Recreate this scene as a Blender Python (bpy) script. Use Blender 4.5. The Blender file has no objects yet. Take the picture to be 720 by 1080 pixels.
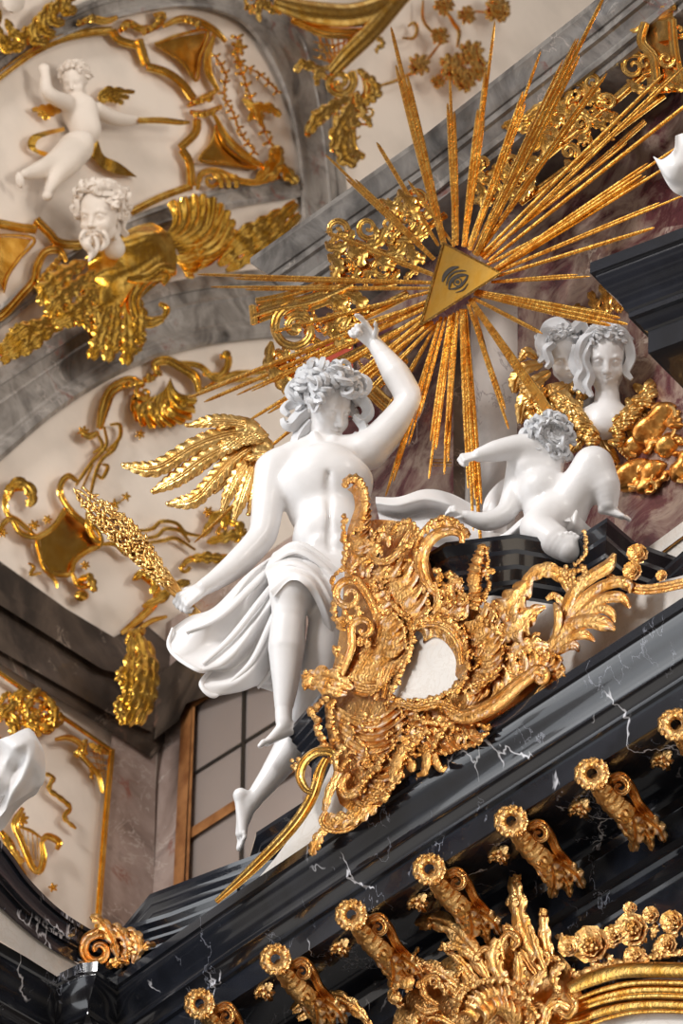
import bpy, math, random
import numpy as np
random.seed(7)
RNG = np.random.RandomState(11)
SC = bpy.context.scene
COL = SC.collection
# ------------------------------------------------------------- camera
FPX = 6500.0
PITCH, ROLL = math.radians(38), math.radians(2.5)
EYE = np.array([0, 0, 1.6])
fw = np.array([0, math.cos(PITCH), math.sin(PITCH)])
r0 = np.array([1.0, 0, 0]); u0 = np.cross(r0, fw)
rt = r0*math.cos(ROLL) + u0*math.sin(ROLL)
up = u0*math.cos(ROLL) - r0*math.sin(ROLL)
from mathutils import Matrix, Vector
cam = bpy.data.cameras.new('camera'); cam_ob = bpy.data.objects.new('camera', cam); COL.objects.link(cam_ob)
cam.sensor_fit = 'VERTICAL'; cam.sensor_height = 36; cam.lens = FPX/1080*36
cam.clip_end = 200; cam.clip_start = 0.5
mw = Matrix.Identity(4)
for i in range(3):
    mw[i][0], mw[i][1], mw[i][2], mw[i][3] = rt[i], up[i], -fw[i], EYE[i]
cam_ob.matrix_world = mw
cam.dof.use_dof = True; cam.dof.focus_distance = 23.5; cam.dof.aperture_fstop = 6.5
SC.camera = cam_ob
# ------------------------------------------------------------- light
SC.view_settings.view_transform = 'Standard'; SC.view_settings.look = 'None'
SC.view_settings.exposure = 0.16; SC.view_settings.gamma = 1; SC.view_settings.use_curve_mapping = False
W = bpy.data.worlds.new('nave'); SC.world = W; W.use_nodes = True
nt = W.node_tree; nt.nodes.clear()
wo = nt.nodes.new('ShaderNodeOutputWorld'); bg = nt.nodes.new('ShaderNodeBackground')
tc = nt.nodes.new('ShaderNodeTexCoord'); nz = nt.nodes.new('ShaderNodeTexNoise'); cr_ = nt.nodes.new('ShaderNodeValToRGB')
nz.inputs['Scale'].default_value = 2.6; nz.inputs['Detail'].default_value = 3
cr_.color_ramp.elements[0].position = .50; cr_.color_ramp.elements[0].color = (.11, .08, .06, 1)
cr_.color_ramp.elements[1].position = .60; cr_.color_ramp.elements[1].color = (1.0, .93, .86, 1)
nt.links.new(tc.outputs['Generated'], nz.inputs['Vector']); nt.links.new(nz.outputs['Fac'], cr_.inputs['Fac'])
nt.links.new(cr_.outputs['Color'], bg.inputs['Color']); nt.links.new(bg.outputs['Background'], wo.inputs['Surface'])
bg.inputs['Strength'].default_value = 0.68
def area(name, loc, target, size, power, col):
    l = bpy.data.lights.new(name, 'AREA'); l.shape = 'RECTANGLE'; l.size, l.size_y = size; l.energy = power; l.color = col
    o = bpy.data.objects.new(name, l); COL.objects.link(o); o.location = loc
    d = Vector(target) - Vector(loc); o.rotation_euler = d.to_track_quat('-Z', 'Y').to_euler()
    return o
TG = tuple(EYE + fw*23.5)
area('nave_window_light', (-10, 7, 24), TG, (2.6, 4.5), 1950, (1, .965, .94))
area('side_sheen_panel', (-8.2, 16.6, 16.5), TG, (5, 14), 470, (.92, .96, 1))  # added cool panel, there to be mirrored as sheen in marble and gold
area('back_wall_fill', (7, 19, 22), tuple(EYE+fw*30), (3, 4), 330, (1, .93, .86))  # added lamp that brightens the cream wall behind the altar
area('far_window_light', (9, 2, 24), TG, (3, 6), 700, (1, .93, .86))
area('nave_floor_bounce', (-2, 7, 3), TG, (9, 5), 200, (1, .84, .66))
# ------------------------------------------------------------- projections
def ray(x, y):
    x = np.asarray(x, float)[..., None]; y = np.asarray(y, float)[..., None]
    return fw + rt*((x-360)/FPX) + up*((540-y)/FPX)
class Pl:
    """a real upright plane through the point seen at (px,py) at distance d; heading th (deg)"""
    def __init__(s, px, py, d, th, tilt=0):
        t = math.radians(th); s.O = EYE + ray(px, py)*d
        s.a = np.array([math.cos(t), -math.sin(t), 0]); s.n = np.array([-math.sin(t), -math.cos(t), 0])
        s.d0 = d; s.s = d/FPX
    def dep(s, x, y):
        R = ray(x, y); return ((s.O-EYE)@s.n)/(R@s.n)
    def T(s, P):                       # (x, y, h) -> world, h = relief towards the viewer
        P = np.asarray(P, float); R = ray(P[..., 0], P[..., 1])
        d = ((s.O-EYE)@s.n)/(R@s.n) - P[..., 2]*s.s
        return EYE + R*d[..., None]
    def back(s, off):                  # the parallel plane 'off' metres behind
        q = Pl(360, 540, s.d0, 0); q.O = s.O - s.n*off; q.a = s.a; q.n = s.n
        q.d0 = float(q.dep(360, 540)); q.s = q.d0/FPX; return q
def onz(x, y, z):                      # the point seen at (x,y) on the level z
    R = ray(x, y); return EYE + R*((z-EYE[2])/R[..., 2])[..., None] if R.ndim > 1 else EYE + R*((z-EYE[2])/R[2])
# ------------------------------------------------------------- mesh store
class M:
    def __init__(s, T=None): s.V = []; s.F = []; s.n = 0; s.T = T.T if isinstance(T, Pl) else (T or (lambda p: np.asarray(p, float)))
    def add(s, P, faces):
        P = s.T(np.asarray(P, float).reshape(-1, 3)); n = s.n
        s.V.append(P); s.F += [tuple(int(i)+n for i in f) for f in faces]; s.n += len(P)
    def grid(s, P, cu=False, cv=False):
        nu, nv = P.shape[:2]; iu = nu if cu else nu-1; iv = nv if cv else nv-1; f = []
        for i in range(iu):
            a = i*nv; b = ((i+1) % nu)*nv
            for j in range(iv):
                k = (j+1) % nv; f.append((a+j, b+j, b+k, a+k))
        return f
    def sheet(s, P, t=2.0):            # thick sheet, t px of relief
        nu, nv = P.shape[:2]; f = s.grid(P); n = nu*nv
        Q = P.copy(); Q[..., 2] -= t
        g = [tuple(reversed([i+n for i in q])) for q in f]
        b = [i*nv for i in range(nu)] + [(nu-1)*nv+j for j in range(1, nv)] + [i*nv+nv-1 for i in range(nu-2, -1, -1)] + [j for j in range(nv-2, 0, -1)]
        r = [(b[i], b[(i+1) % len(b)], b[(i+1) % len(b)]+n, b[i]+n) for i in range(len(b))]
        s.add(np.concatenate([P.reshape(-1, 3), Q.reshape(-1, 3)]), f+g+r)
ALLM = []
def mk(name, m, mat, parent=None, label=None, sharp=42):
    V = np.concatenate(m.V) if m.V else np.zeros((0, 3))
    if parent is None:
        lo, hi = V.min(0), V.max(0); org = np.array([(lo[0]+hi[0])/2, (lo[1]+hi[1])/2, lo[2]])
    else: org = np.array(parent['_o'])
    me = bpy.data.meshes.new(name); me.from_pydata((V-org).tolist(), [], m.F); me.update()
    me.polygons.foreach_set('use_smooth', [True]*len(me.polygons))
    if sharp: me.set_sharp_from_angle(angle=math.radians(sharp))
    me.materials.append(mat)
    o = bpy.data.objects.new(name, me); COL.objects.link(o)
    if parent is None: o.location = org
    else: o.parent = parent
    if parent is not None and parent.type == 'MESH': pass
    o['_o'] = [float(v) for v in org]
    if label: o['label'] = label
    ALLM.append(o); return o
def tag(o, label, cat, group=None, kind=None):
    if label: o['label'] = label
    if cat: o['category'] = cat
    if group: o['group'] = group
    if kind or label: o['kind'] = kind or 'thing'
    return o
def thing(name, label, cat, loc, group=None):
    o = bpy.data.objects.new(name, None); COL.objects.link(o); o.location = loc; o.empty_display_size = .1
    o['_o'] = [float(v) for v in loc]; tag(o, label, cat, group); ALLM.append(o); return o
def struct(name, m, mat, sharp=35):
    o = mk(name, m, mat, sharp=sharp); o['kind'] = 'structure'; return o
# ------------------------------------------------------------- curves
def cr(pts, n):
    P = np.asarray(pts, float); k = len(P)
    if k == 2: t = np.linspace(0, 1, n)[:, None]; return P[0]*(1-t)+P[1]*t
    Q = np.vstack([2*P[0]-P[1], P, 2*P[-1]-P[-2]])
    sl = np.concatenate([[0], np.cumsum(np.linalg.norm(np.diff(P[:, :2], axis=0), axis=1)+1e-6)])
    u = np.interp(np.linspace(0, sl[-1], n), sl, np.arange(k)); i = np.minimum(u.astype(int), k-2); t = (u-i)[:, None]
    a, b, c, d = Q[i], Q[i+1], Q[i+2], Q[i+3]
    return .5*((2*b)+(-a+c)*t+(2*a-5*b+4*c-d)*t*t+(-a+3*b-3*c+d)*t**3)
def plen(P): P = np.asarray(P, float); return float(np.linalg.norm(np.diff(P[:, :2], axis=0), axis=1).sum())
ROUND = [(math.cos(a), math.sin(a)) for a in np.linspace(0, 2*math.pi, 9)[:-1]]
ROUND12 = [(math.cos(a), math.sin(a)) for a in np.linspace(0, 2*math.pi, 13)[:-1]]
CHAN = [(-1, -.6), (-1, .55), (-.8, .85), (-.55, .5), (-.25, .62), (0, .9), (.25, .62), (.55, .5), (.8, .85), (1, .55), (1, -.6)]
CHAN = list(reversed(CHAN))
RIB = list(reversed([(-1, -.5), (-1, .3), (-.85, .5), (-.6, .35), (-.4, .35), (-.2, .8), (0, .95), (.2, .8), (.4, .35), (.6, .35), (.85, .5), (1, .3), (1, -.5)]))
def frames(C):
    t = np.gradient(C[:, :3], axis=0); t /= np.linalg.norm(t, axis=1)[:, None]+1e-9
    sd = np.stack([t[:, 1], -t[:, 0], 0*t[:, 0]], 1); L = np.linalg.norm(sd, axis=1)
    for i in range(len(sd)):
        if L[i] < .15 and i: sd[i] = sd[i-1]
        else: sd[i] /= L[i]+1e-9
    n = np.cross(sd, t); return t, sd, n*np.sign(n[:, 2:3]+1e-9)
def sweep(m, pts, prof=ROUND, k=1.0, step=2.5, n=None, ruf=0, rf=9):
    P = np.asarray(pts, float); n = n or max(4, int(plen(P)/step)+2)
    C = cr(P, n); t, sd, nn = frames(C); pr = np.asarray(prof); r = np.maximum(C[:, 3], .05)
    if ruf: r = r*(1+ruf*np.sin(np.arange(n)*2*math.pi/rf*step)+ruf*.6*RNG.uniform(-1, 1, n))
    G = C[:, None, :3] + sd[:, None]*(pr[None, :, 0:1]*r[:, None, None]) + nn[:, None]*(pr[None, :, 1:2]*r[:, None, None]*k)
    q = len(pr); f = m.grid(G, cv=True); V = np.concatenate([G.reshape(-1, 3), C[:1, :3]-t[:1]*r[0]*.3, C[-1:, :3]+t[-1:]*r[-1]*.3])
    a, b = n*q, n*q+1
    f += [(a, (j+1) % q, j) for j in range(q)] + [(b, (n-1)*q+j, (n-1)*q+(j+1) % q) for j in range(q)]
    m.add(V, f)
def spiral(cx, cy, R, turns, a0, sgn=1, h=0, r=3, dh=0, end=.12, n=None, rend=.5):
    """points from the rim (angle a0 deg, y down) winding in"""
    n = n or max(6, int(turns*9)); o = []
    for i in range(n+1):
        u = i/n; a = math.radians(a0)+sgn*u*turns*2*math.pi; q = R*(1-u*(1-end))
        o.append((cx+q*math.cos(a), cy+q*math.sin(a), h+dh*u, r*(1-u*(1-rend))))
    return o
def leaf(m, pts, lobes=5, nv=11, dp=.35, fwd=.45, t=2, cut=.38, curl=.0, rip=.16):
    P = np.asarray(pts, float); nu = max(lobes*6+1, int(plen(P)/2.2)); C = cr(P, nu); tt, sd, nn = frames(C)
    u = np.linspace(0, 1, nu); v = np.linspace(-1, 1, nv); w = np.maximum(C[:, 3], .2)
    ph = (u*lobes) % 1; lob = 1-cut*(1-np.abs(np.sin(math.pi*ph))**.7)
    av = np.abs(v)
    W = w[:, None]*(1-(1-lob[:, None])*av[None]**2)
    G = C[:, None, :3] + sd[:, None]*(v[None, :, None]*W[..., None]) + tt[:, None]*((av**1.5)[None, :, None]*(w*fwd)[:, None, None])
    hh = w[:, None]*(dp*(1-v[None]**2) - .28*np.exp(-(v[None]/.16)**2) + rip*np.cos(2*math.pi*lobes*u)[:, None]*av[None]*(-1) + curl*av[None]**3)
    G = G + nn[:, None]*hh[..., None]
    m.sheet(G, t)
def fan(m, A, B, fl=8, amp=1.5, bulge=3, rim=2.5, scal=2.5, t=2.5, nv=9, rag=.5, bow=.26):
    nu = fl*6+1; a = cr(A, nu)[:, :3]; b = cr(B, nu)[:, :3]; u = np.linspace(0, 1, nu); v = np.linspace(0, 1, nv)
    d = b-a; L = np.linalg.norm(d, axis=1)[:, None]+1e-6
    b = b + d/L*(scal*(np.abs(np.sin(math.pi*fl*u))**.8)[:, None] + rag*RNG.uniform(-1, 1, nu)[:, None])
    G = a[:, None]*(1-v[None, :, None]) + b[:, None]*v[None, :, None]
    fa = np.repeat(RNG.uniform(.5, 1.25, fl+1), 6)[:nu]; amp = amp*fa[:, None]
    hh = bulge*np.sin(math.pi*v)[None]**.8 + amp*np.cos(2*math.pi*fl*u)[:, None]*(v**.5*(1+.7*v**4))[None]*(-1) + rim*np.clip((v-.7)/.3, 0, 1)[None]**2
    G[..., 2] += hh; pd = np.stack([-d[:, 1], d[:, 0], 0*d[:, 0]], 1); G += pd[:, None]*(bow*np.sin(math.pi*v))[None, :, None]; m.sheet(G, t)
_sp = {}
def usph(nu, nv):
    if (nu, nv) not in _sp:
        P = [(0, 0, 1)]+[(math.sin(b)*math.cos(a), math.sin(b)*math.sin(a), math.cos(b)) for b in np.linspace(0, math.pi, nv+1)[1:-1] for a in np.linspace(0, 2*math.pi, nu+1)[:-1]]+[(0, 0, -1)]
        f = [(0, 1+j, 1+(j+1) % nu) for j in range(nu)]
        for i in range(nv-2):
            for j in range(nu): a = 1+i*nu; b = a+nu; k = (j+1) % nu; f.append((a+j, b+j, b+k, a+k))
        e = len(P)-1; a = 1+(nv-2)*nu; f += [(a+j, e, a+(j+1) % nu) for j in range(nu)]
        _sp[(nu, nv)] = (np.array(P), f)
    return _sp[(nu, nv)]
def blob(m, c, r, ang=0, nz=0, q=(8, 6)):
    P, f = usph(*q); r = np.asarray([r]*3 if np.isscalar(r) else r, float); P = P*r
    if nz: P = P*(1+nz*RNG.uniform(-1, 1, (len(P), 1)))
    a = math.radians(ang); x = P[:, 0]*math.cos(a)-P[:, 1]*math.sin(a); y = P[:, 0]*math.sin(a)+P[:, 1]*math.cos(a)
    m.add(np.stack([x+c[0], y+c[1], P[:, 2]+c[2]], 1), f)
def crust(m, pts, r=3, step=3.2, jit=.5, nz=.22):
    P = np.asarray(pts, float); n = max(3, int(plen(P)/step)); C = cr(P[:, :3], n)
    k = max(5, int(plen(P)/1.1)); Q = cr(P[:, :3], k); Q = Q+RNG.uniform(-1, 1, Q.shape)*r*.16
    w1, w2 = RNG.uniform(0, 6, 2); i_ = np.arange(k); Q[:, 2] += r*.35*np.sin(i_*1.15+w1)
    sweep(m, np.column_stack([Q, r*(.62+.22*np.sin(i_*1.3+w2)+.10*RNG.uniform(-1, 1, k))]), ROUND, .9, 1.1)
    for c in C:
        q = r*RNG.uniform(.6, 1.25); j = RNG.uniform(-1, 1, 3)*r*jit
        blob(m, c+j, (q*RNG.uniform(.7, 1.3), q*.8, q*.9), RNG.uniform(0, 180), nz, (7, 5))
def flower(m, c, r, pet=6, h=0, q=(7, 5)):
    a0 = RNG.uniform(0, 6)
    for L, (rr, pr, hh) in enumerate(((.70, .46, 0), (.42, .38, .18), (.18, .24, .36))):
        for i in range(pet-L):
            a = a0+L*.5+i*2*math.pi/(pet-L)+RNG.uniform(-.15, .15); g = pr*RNG.uniform(.85, 1.15); u = np.linspace(-1, 1, 13)[:, None]; v = np.linspace(0, 1, 8)[None]
            x = (rr-.45*g+1.1*g*v)+0*u; y = u*g*1.05*np.sqrt(np.clip(1-(v-.45)**2*1.6, 0, 1)); z = hh+.34*g*(v**2)*2-.25*g*u*u+.3*g*np.maximum(0, v-.8)*-3
            G = np.stack([c[0]+r*(x*math.cos(a)-y*math.sin(a)), c[1]+r*(x*math.sin(a)+y*math.cos(a)), h+r*z], -1); m.sheet(G, max(1.2, r*.12))
    blob(m, (c[0], c[1], h+r*.45), r*.16, 0, .1, q)
def flowerb(m, c, r, pet=6, h=0, q=(7, 5)):
    a0 = RNG.uniform(0, 6)
    for L, (rr, pr, hh) in enumerate(((.66, .36, 0), (.32, .26, .28))):
        for i in range(pet):
            a = a0+L*.5+i*2*math.pi/pet
            blob(m, (c[0]+r*rr*math.cos(a), c[1]+r*rr*math.sin(a), h+r*hh), (r*pr*1.2, r*pr*.75, r*pr*.6), math.degrees(a), .08, q)
    blob(m, (c[0], c[1], h+r*.45), r*.2, 0, 0, q)
def berries(m, c, R, n, r, h=0):
    for i in range(n):
        a = RNG.uniform(0, 2*math.pi); q = R*math.sqrt(RNG.uniform(0, 1))
        blob(m, (c[0]+q*math.cos(a), c[1]+q*math.sin(a), h+(R-q)*.5), r*RNG.uniform(.7, 1.2), 0, .05, (7, 5))
def box3(m, c0, ax, sz):               # world-space bevelled-ish box
    ax = np.asarray(ax, float); P = []
    for i in (0, 1):
        for j in (0, 1):
            for k in (0, 1): P.append(np.asarray(c0)+ax[0]*sz[0]*i+ax[1]*sz[1]*j+ax[2]*sz[2]*k)
    m.add(np.array(P), [(0, 1, 3, 2), (4, 6, 7, 5), (0, 4, 5, 1), (2, 3, 7, 6), (0, 2, 6, 4), (1, 5, 7, 3)])
def poly(m, pts, h0, h1, dense=0):     # prism in (x,y,h): outline extruded from h0 (back) to h1
    P = np.asarray(pts, float)
    if dense: P = cr(np.vstack([P, P[:1]]), dense)[:-1]
    n = len(P); A = np.column_stack([P[:, :2], np.full(n, h1)]); B = np.column_stack([P[:, :2], np.full(n, h0)])
    m.add(np.vstack([A, B]), [tuple(range(n)), tuple(reversed(range(n, 2*n)))]+[(i, i+n, (i+1) % n+n, (i+1) % n) for i in range(n)])
def mould(m, path, prof, closed_back=True):
    """world-space moulding: path = level polyline (n,3), prof = [(out, up)...]; outward = left-hand/near side"""
    P = np.asarray(path, float); n = len(P); d = np.diff(P[:, :2], axis=0); d /= np.linalg.norm(d, axis=1)[:, None]
    nr = np.stack([d[:, 1], -d[:, 0]], 1)    # right-hand side of travel (towards the viewer when travelling right)
    N = []
    for i in range(n):
        if i == 0: v = nr[0]
        elif i == n-1: v = nr[-1]
        else:
            v = nr[i-1]+nr[i]; v = v/np.linalg.norm(v); v = v/max(.35, float(v@nr[i]))
        N.append(v)
    N = np.array(N); pr = list(prof)
    if closed_back: b = min(p[0] for p in pr)-.25; pr = [(b, pr[0][1])]+pr+[(b, pr[-1][1])]
    G = np.zeros((n, len(pr), 3))
    for j, (o, z) in enumerate(pr): G[:, j, :2] = P[:, :2]+N*o; G[:, j, 2] = P[:, 2]+z
    f = m.grid(G, cv=closed_back); q = len(pr)
    f += [tuple(range(q)), tuple(reversed(range((n-1)*q, n*q)))]
    m.add(G.reshape(-1, 3), f)
def arc(o0, z0, o1, z1, bul, n=9):     # curved profile piece
    o = []
    for i in range(n+1):
        t = i/n; x = o0+(o1-o0)*t; z = z0+(z1-z0)*t; nx, nz_ = (z1-z0), -(o1-o0); b = bul*math.sin(math.pi*t)
        o.append((x+nx*b, z+nz_*b))
    return o
def cyma(o0, z0, o1, z1, b, n=12):
    o = []
    for i in range(n+1):
        t = i/n; x = o0+(o1-o0)*t; z = z0+(z1-z0)*t; nx, nz_ = (z1-z0), -(o1-o0); q = b*math.sin(2*math.pi*t)
        o.append((x+nx*q, z+nz_*q))
    return o
# ------------------------------------------------------------- materials
def mat(name, base, rough=.5, metal=0, coat=0, spec=.5):
    m = bpy.data.materials.new(name); m.use_nodes = True; b = m.node_tree.nodes['Principled BSDF']
    b.inputs['Base Color'].default_value = (*base, 1); b.inputs['Roughness'].default_value = rough
    b.inputs['Metallic'].default_value = metal; b.inputs['Coat Weight'].default_value = coat
    b.inputs['Specular IOR Level'].default_value = spec; return m, b, m.node_tree
def N(nt, t, **kw):
    n = nt.nodes.new(t)
    for k, v in kw.items():
        if k in n.inputs: n.inputs[k].default_value = v
        else: setattr(n, k, v)
    return n
def noise(nt, scale, detail=4, rough=.55, dist=0, vec=None):
    n = N(nt, 'ShaderNodeTexNoise', Scale=scale, Detail=detail, Roughness=rough, Distortion=dist)
    if vec is None:
        t = nt.nodes.new('ShaderNodeTexCoord'); vec = t.outputs['Object']
    nt.links.new(vec, n.inputs['Vector']); return n
def ramp(nt, fac, stops):
    r = nt.nodes.new('ShaderNodeValToRGB'); e = r.color_ramp.elements
    while len(e) < len(stops): e.new(.5)
    for i, (p, c) in enumerate(stops): e[i].position = p; e[i].color = (*c, 1)
    nt.links.new(fac, r.inputs['Fac']); return r
def mixc(nt, fac, a, b, mode='MIX'):
    m = nt.nodes.new('ShaderNodeMix'); m.data_type = 'RGBA'; m.blend_type = mode
    if hasattr(fac, 'links'): nt.links.new(fac, m.inputs[0])
    else: m.inputs[0].default_value = fac
    for i, v in ((6, a), (7, b)):
        if hasattr(v, 'links'): nt.links.new(v, m.inputs[i])
        else: m.inputs[i].default_value = (*v, 1)
    return m.outputs[2]
def bump(nt, b, h, st=.3, dist=.01):
    n = nt.nodes.new('ShaderNodeBump'); n.inputs['Strength'].default_value = st; n.inputs['Distance'].default_value = dist
    nt.links.new(h, n.inputs['Height']); nt.links.new(n.outputs['Normal'], b.inputs['Normal'])
def gold(name, lo, hi, rough=.3, bs=60, bst=.35, rr=.12, metal=1, pale=None):
    m, b, nt = mat(name, hi, rough, metal)
    n = noise(nt, 14, 4); c = ramp(nt, n.outputs['Fac'], [(.35, lo), (.62, hi)]).outputs['Color']
    if pale:  # pale raised edges: worn gilding, with highlights put into the colour
        n3 = noise(nt, pale[1], 5, .65); ge = nt.nodes.new('ShaderNodeNewGeometry'); ad = N(nt, 'ShaderNodeMath', operation='MULTIPLY_ADD')
        nt.links.new(ge.outputs['Pointiness'], ad.inputs[0]); ad.inputs[1].default_value = 2.2; nt.links.new(n3.outputs['Fac'], ad.inputs[2])
        f = ramp(nt, ad.outputs[0], [(0, (0, 0, 0)), (1, (1, 1, 1))]); f.color_ramp.elements[0].position = 0
        mr0 = N(nt, 'ShaderNodeMapRange'); nt.links.new(ad.outputs[0], mr0.inputs[0]); mr0.inputs[1].default_value = pale[2]+1.12; mr0.inputs[2].default_value = pale[2]+1.27
        nt.links.new(mr0.outputs[0], f.inputs['Fac'])
        c = mixc(nt, f.outputs['Color'], c, pale[0])
        mr = N(nt, 'ShaderNodeMapRange'); nt.links.new(f.outputs['Color'], mr.inputs[0]); mr.inputs[3].default_value = metal; mr.inputs[4].default_value = .35
        nt.links.new(mr.outputs[0], b.inputs['Metallic'])
    nt.links.new(c, b.inputs['Base Color'])
    n2 = noise(nt, bs, 3); bump(nt, b, n2.outputs['Fac'], bst, .012)
    r = N(nt, 'ShaderNodeMapRange'); nt.links.new(n.outputs['Fac'], r.inputs[0]); r.inputs[3].default_value = rough+rr; r.inputs[4].default_value = rough-rr*.6
    nt.links.new(r.outputs[0], b.inputs['Roughness']); return m
G_FRAME = gold('gilding', (.74, .35, .05), (1.0, .62, .18), .22, 50, .15)
G_RAY = gold('ray_gilding', (.66, .29, .035), (.95, .56, .13), .24, 45, .32)
G_CART = gold('worn_highlight_gilding', (.56, .23, .04), (.88, .50, .17), .28, 70, .6, pale=((.74, .53, .37), 22, .54))
G_WING = gold('matt_gilding', (.62, .34, .09), (.88, .58, .22), .30, 40, .3)
G_BRACK = gold('bracket_gilding', (.58, .27, .06), (.92, .56, .22), .30, 70, .55, pale=((.66, .44, .28), 24, .58))
G_WALL = gold('wall_gilding', (.78, .38, .03), (1.0, .62, .13), .20, 18, .25)
G_VASE = gold('vase_gilding', (.80, .42, .06), (1.0, .64, .18), .20, 10, .15)
def plaster(name, col, rough=.55, coat=.0, var=.04, veins=None):
    m, b, nt = mat(name, col, rough, 0, coat); n = noise(nt, 3.2, 5)
    lo = tuple(v*(1-var*3) for v in col); c = ramp(nt, n.outputs['Fac'], [(.3, lo), (.6, col)]).outputs['Color']
    if veins:
        w = noise(nt, veins[1], 8, .7, 1.2); f = ramp(nt, w.outputs['Fac'], [(.47, (0, 0, 0)), (.5, (1, 1, 1)), (.53, (0, 0, 0))]).outputs['Color']
        c = mixc(nt, f, c, veins[0])
    nt.links.new(c, b.inputs['Base Color']); n2 = noise(nt, 12, 5); bump(nt, b, n2.outputs['Fac'], .12, .01); return m
STATUE = plaster('polished_white_stucco', (.85, .84, .84), .38, .22)
HAIRM = plaster('grey_white_stucco', (.66, .67, .69), .5, .1)
WALLM = plaster('cream_plaster', (.76, .67, .58), .7)
RELIEF = plaster('stucco_relief_white', (.74, .65, .56), .6)
TRIG = gold('triangle_gilding', (.80, .42, .06), (.95, .56, .12), .42, 12, .12)
WHITEMARB = plaster('white_marble', (.78, .74, .69), .35, .2, .05, ((.66, .61, .55), 7))
def marble(name, cols, scale=3, vein=None, rough=.25, coat=.3, dist=.8, vs=2.2, vw=.012):
    m, b, nt = mat(name, cols[0], rough, 0, coat); n = noise(nt, scale, 7, .65, dist)
    k = len(cols); c = ramp(nt, n.outputs['Fac'], [(.3+.4*i/(k-1), cols[i]) for i in range(k)]).outputs['Color']
    if vein:
        for (vc, s, w, thr) in vein:
            vc_ = None
            if name.startswith('black'):
                t = nt.nodes.new('ShaderNodeTexCoord'); mp = nt.nodes.new('ShaderNodeMapping'); mp.inputs['Scale'].default_value = (1, 1, .42); mp.inputs['Rotation'].default_value = (.25, .2, 0)
                nt.links.new(t.outputs['Object'], mp.inputs['Vector']); vc_ = mp.outputs['Vector']
            if vc_:
                dn = noise(nt, s*1.6, 4, .6, 0, vc_); vm = nt.nodes.new('ShaderNodeVectorMath'); vm.operation = 'MULTIPLY_ADD'; nt.links.new(dn.outputs['Color'], vm.inputs[0]); vm.inputs[1].default_value = (.35, .35, .35); nt.links.new(vc_, vm.inputs[2])
                a = N(nt, 'ShaderNodeTexVoronoi', feature='DISTANCE_TO_EDGE', Scale=s); nt.links.new(vm.outputs[0], a.inputs['Vector']); f = ramp(nt, a.outputs['Distance'], [(w*.5, (1, 1, 1)), (w*2.2, (0, 0, 0))])
            else:
                a = noise(nt, s, 6, .62, 2.0); f = ramp(nt, a.outputs['Fac'], [(.5-w, (0, 0, 0)), (.5, (1, 1, 1)), (.5+w, (0, 0, 0))])
            g = noise(nt, s*.7+1, 2); gg = ramp(nt, g.outputs['Fac'], [(thr, (0, 0, 0)), (thr+.05, (1, 1, 1))])
            ff = mixc(nt, 1.0, f.outputs['Color'], gg.outputs['Color'], 'MULTIPLY'); c = mixc(nt, ff, c, vc)
    nt.links.new(c, b.inputs['Base Color']); return m
BLACK = marble('black_marble', [(.006, .007, .010), (.012, .014, .020), (.020, .023, .032)], 3, [((.70, .70, .74), 2.6, .006, .50), ((.22, .23, .27), 5.5, .008, .55)], .16, .6)
BLACKPLAIN = marble('plain_black_marble', [(.006, .007, .010), (.018, .021, .030)], 3, None, .16, .6)
GREY = marble('grey_marble', [(.05, .042, .036), (.18, .160, .142), (.34, .31, .28), (.10, .085, .075)], 2.9, [((.46, .41, .37), 1.6, .010, .55), ((.20, .07, .05), 2.3, .02, .6)], .35, .2)
GREYD = marble('dark_grey_marble', [(.03, .026, .023), (.11, .098, .088), (.22, .20, .18), (.06, .052, .046)], 3.4, [((.40, .35, .31), 1.8, .010, .55), ((.16, .06, .045), 2.3, .02, .6)], .32, .25)
BROWN = marble('brown_marble', [(.014, .010, .008), (.038, .027, .02), (.09, .064, .047), (.024, .017, .013)], 1.8, [((.34, .16, .10), 1.5, .03, .57), ((.28, .22, .17), 2.6, .012, .5)], .3, .3)
PILAS = marble('mottled_marble', [(.07, .055, .05), (.26, .19, .16), (.40, .31, .27), (.12, .09, .08)], 1.9, [((.26, .10, .07), 1.8, .02, .57), ((.55, .48, .43), 2.6, .012, .5)], .35, .2)
BURG = marble('burgundy_marble', [(.05, .018, .022), (.12, .040, .045), (.34, .25, .20), (.10, .035, .04)], 4.2, [((.6, .5, .42), 2.0, .02, .55)], .25, .4)
SHAFT = marble('pale_column_marble', [(.42, .40, .39), (.62, .58, .55), (.72, .67, .62)], 1.5, [((.30, .26, .26), 1.3, .01, .5)], .3, .3)
REDM = marble('red_marble', [(.28, .035, .02), (.42, .07, .04), (.5, .2, .12)], 3, None, .25, .4)
OAK, _b, _nt = mat('window_wood', (.30, .13, .045), .45)
_w = noise(_nt, 9, 4); _nt.links.new(ramp(_nt, _w.outputs['Fac'], [(.35, (.20, .075, .022)), (.6, (.36, .16, .055))]).outputs['Color'], _b.inputs['Base Color'])
LEAD, _b, _nt = mat('window_lead', (.05, .045, .04), .5, .6)
GLASS, _b, _nt = mat('hazy_window_glass', (.42, .34, .30), .12, 0, .3)
_w = noise(_nt, 1.2, 2); _nt.links.new(ramp(_nt, _w.outputs['Fac'], [(.3, (.36, .30, .27)), (.7, (.47, .40, .36))]).outputs['Color'], _b.inputs['Base Color'])
DARK, _b, _nt = mat('dark_eye_paint', (.02, .012, .006), .6)  # dark paint for the lines of the eye
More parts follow.
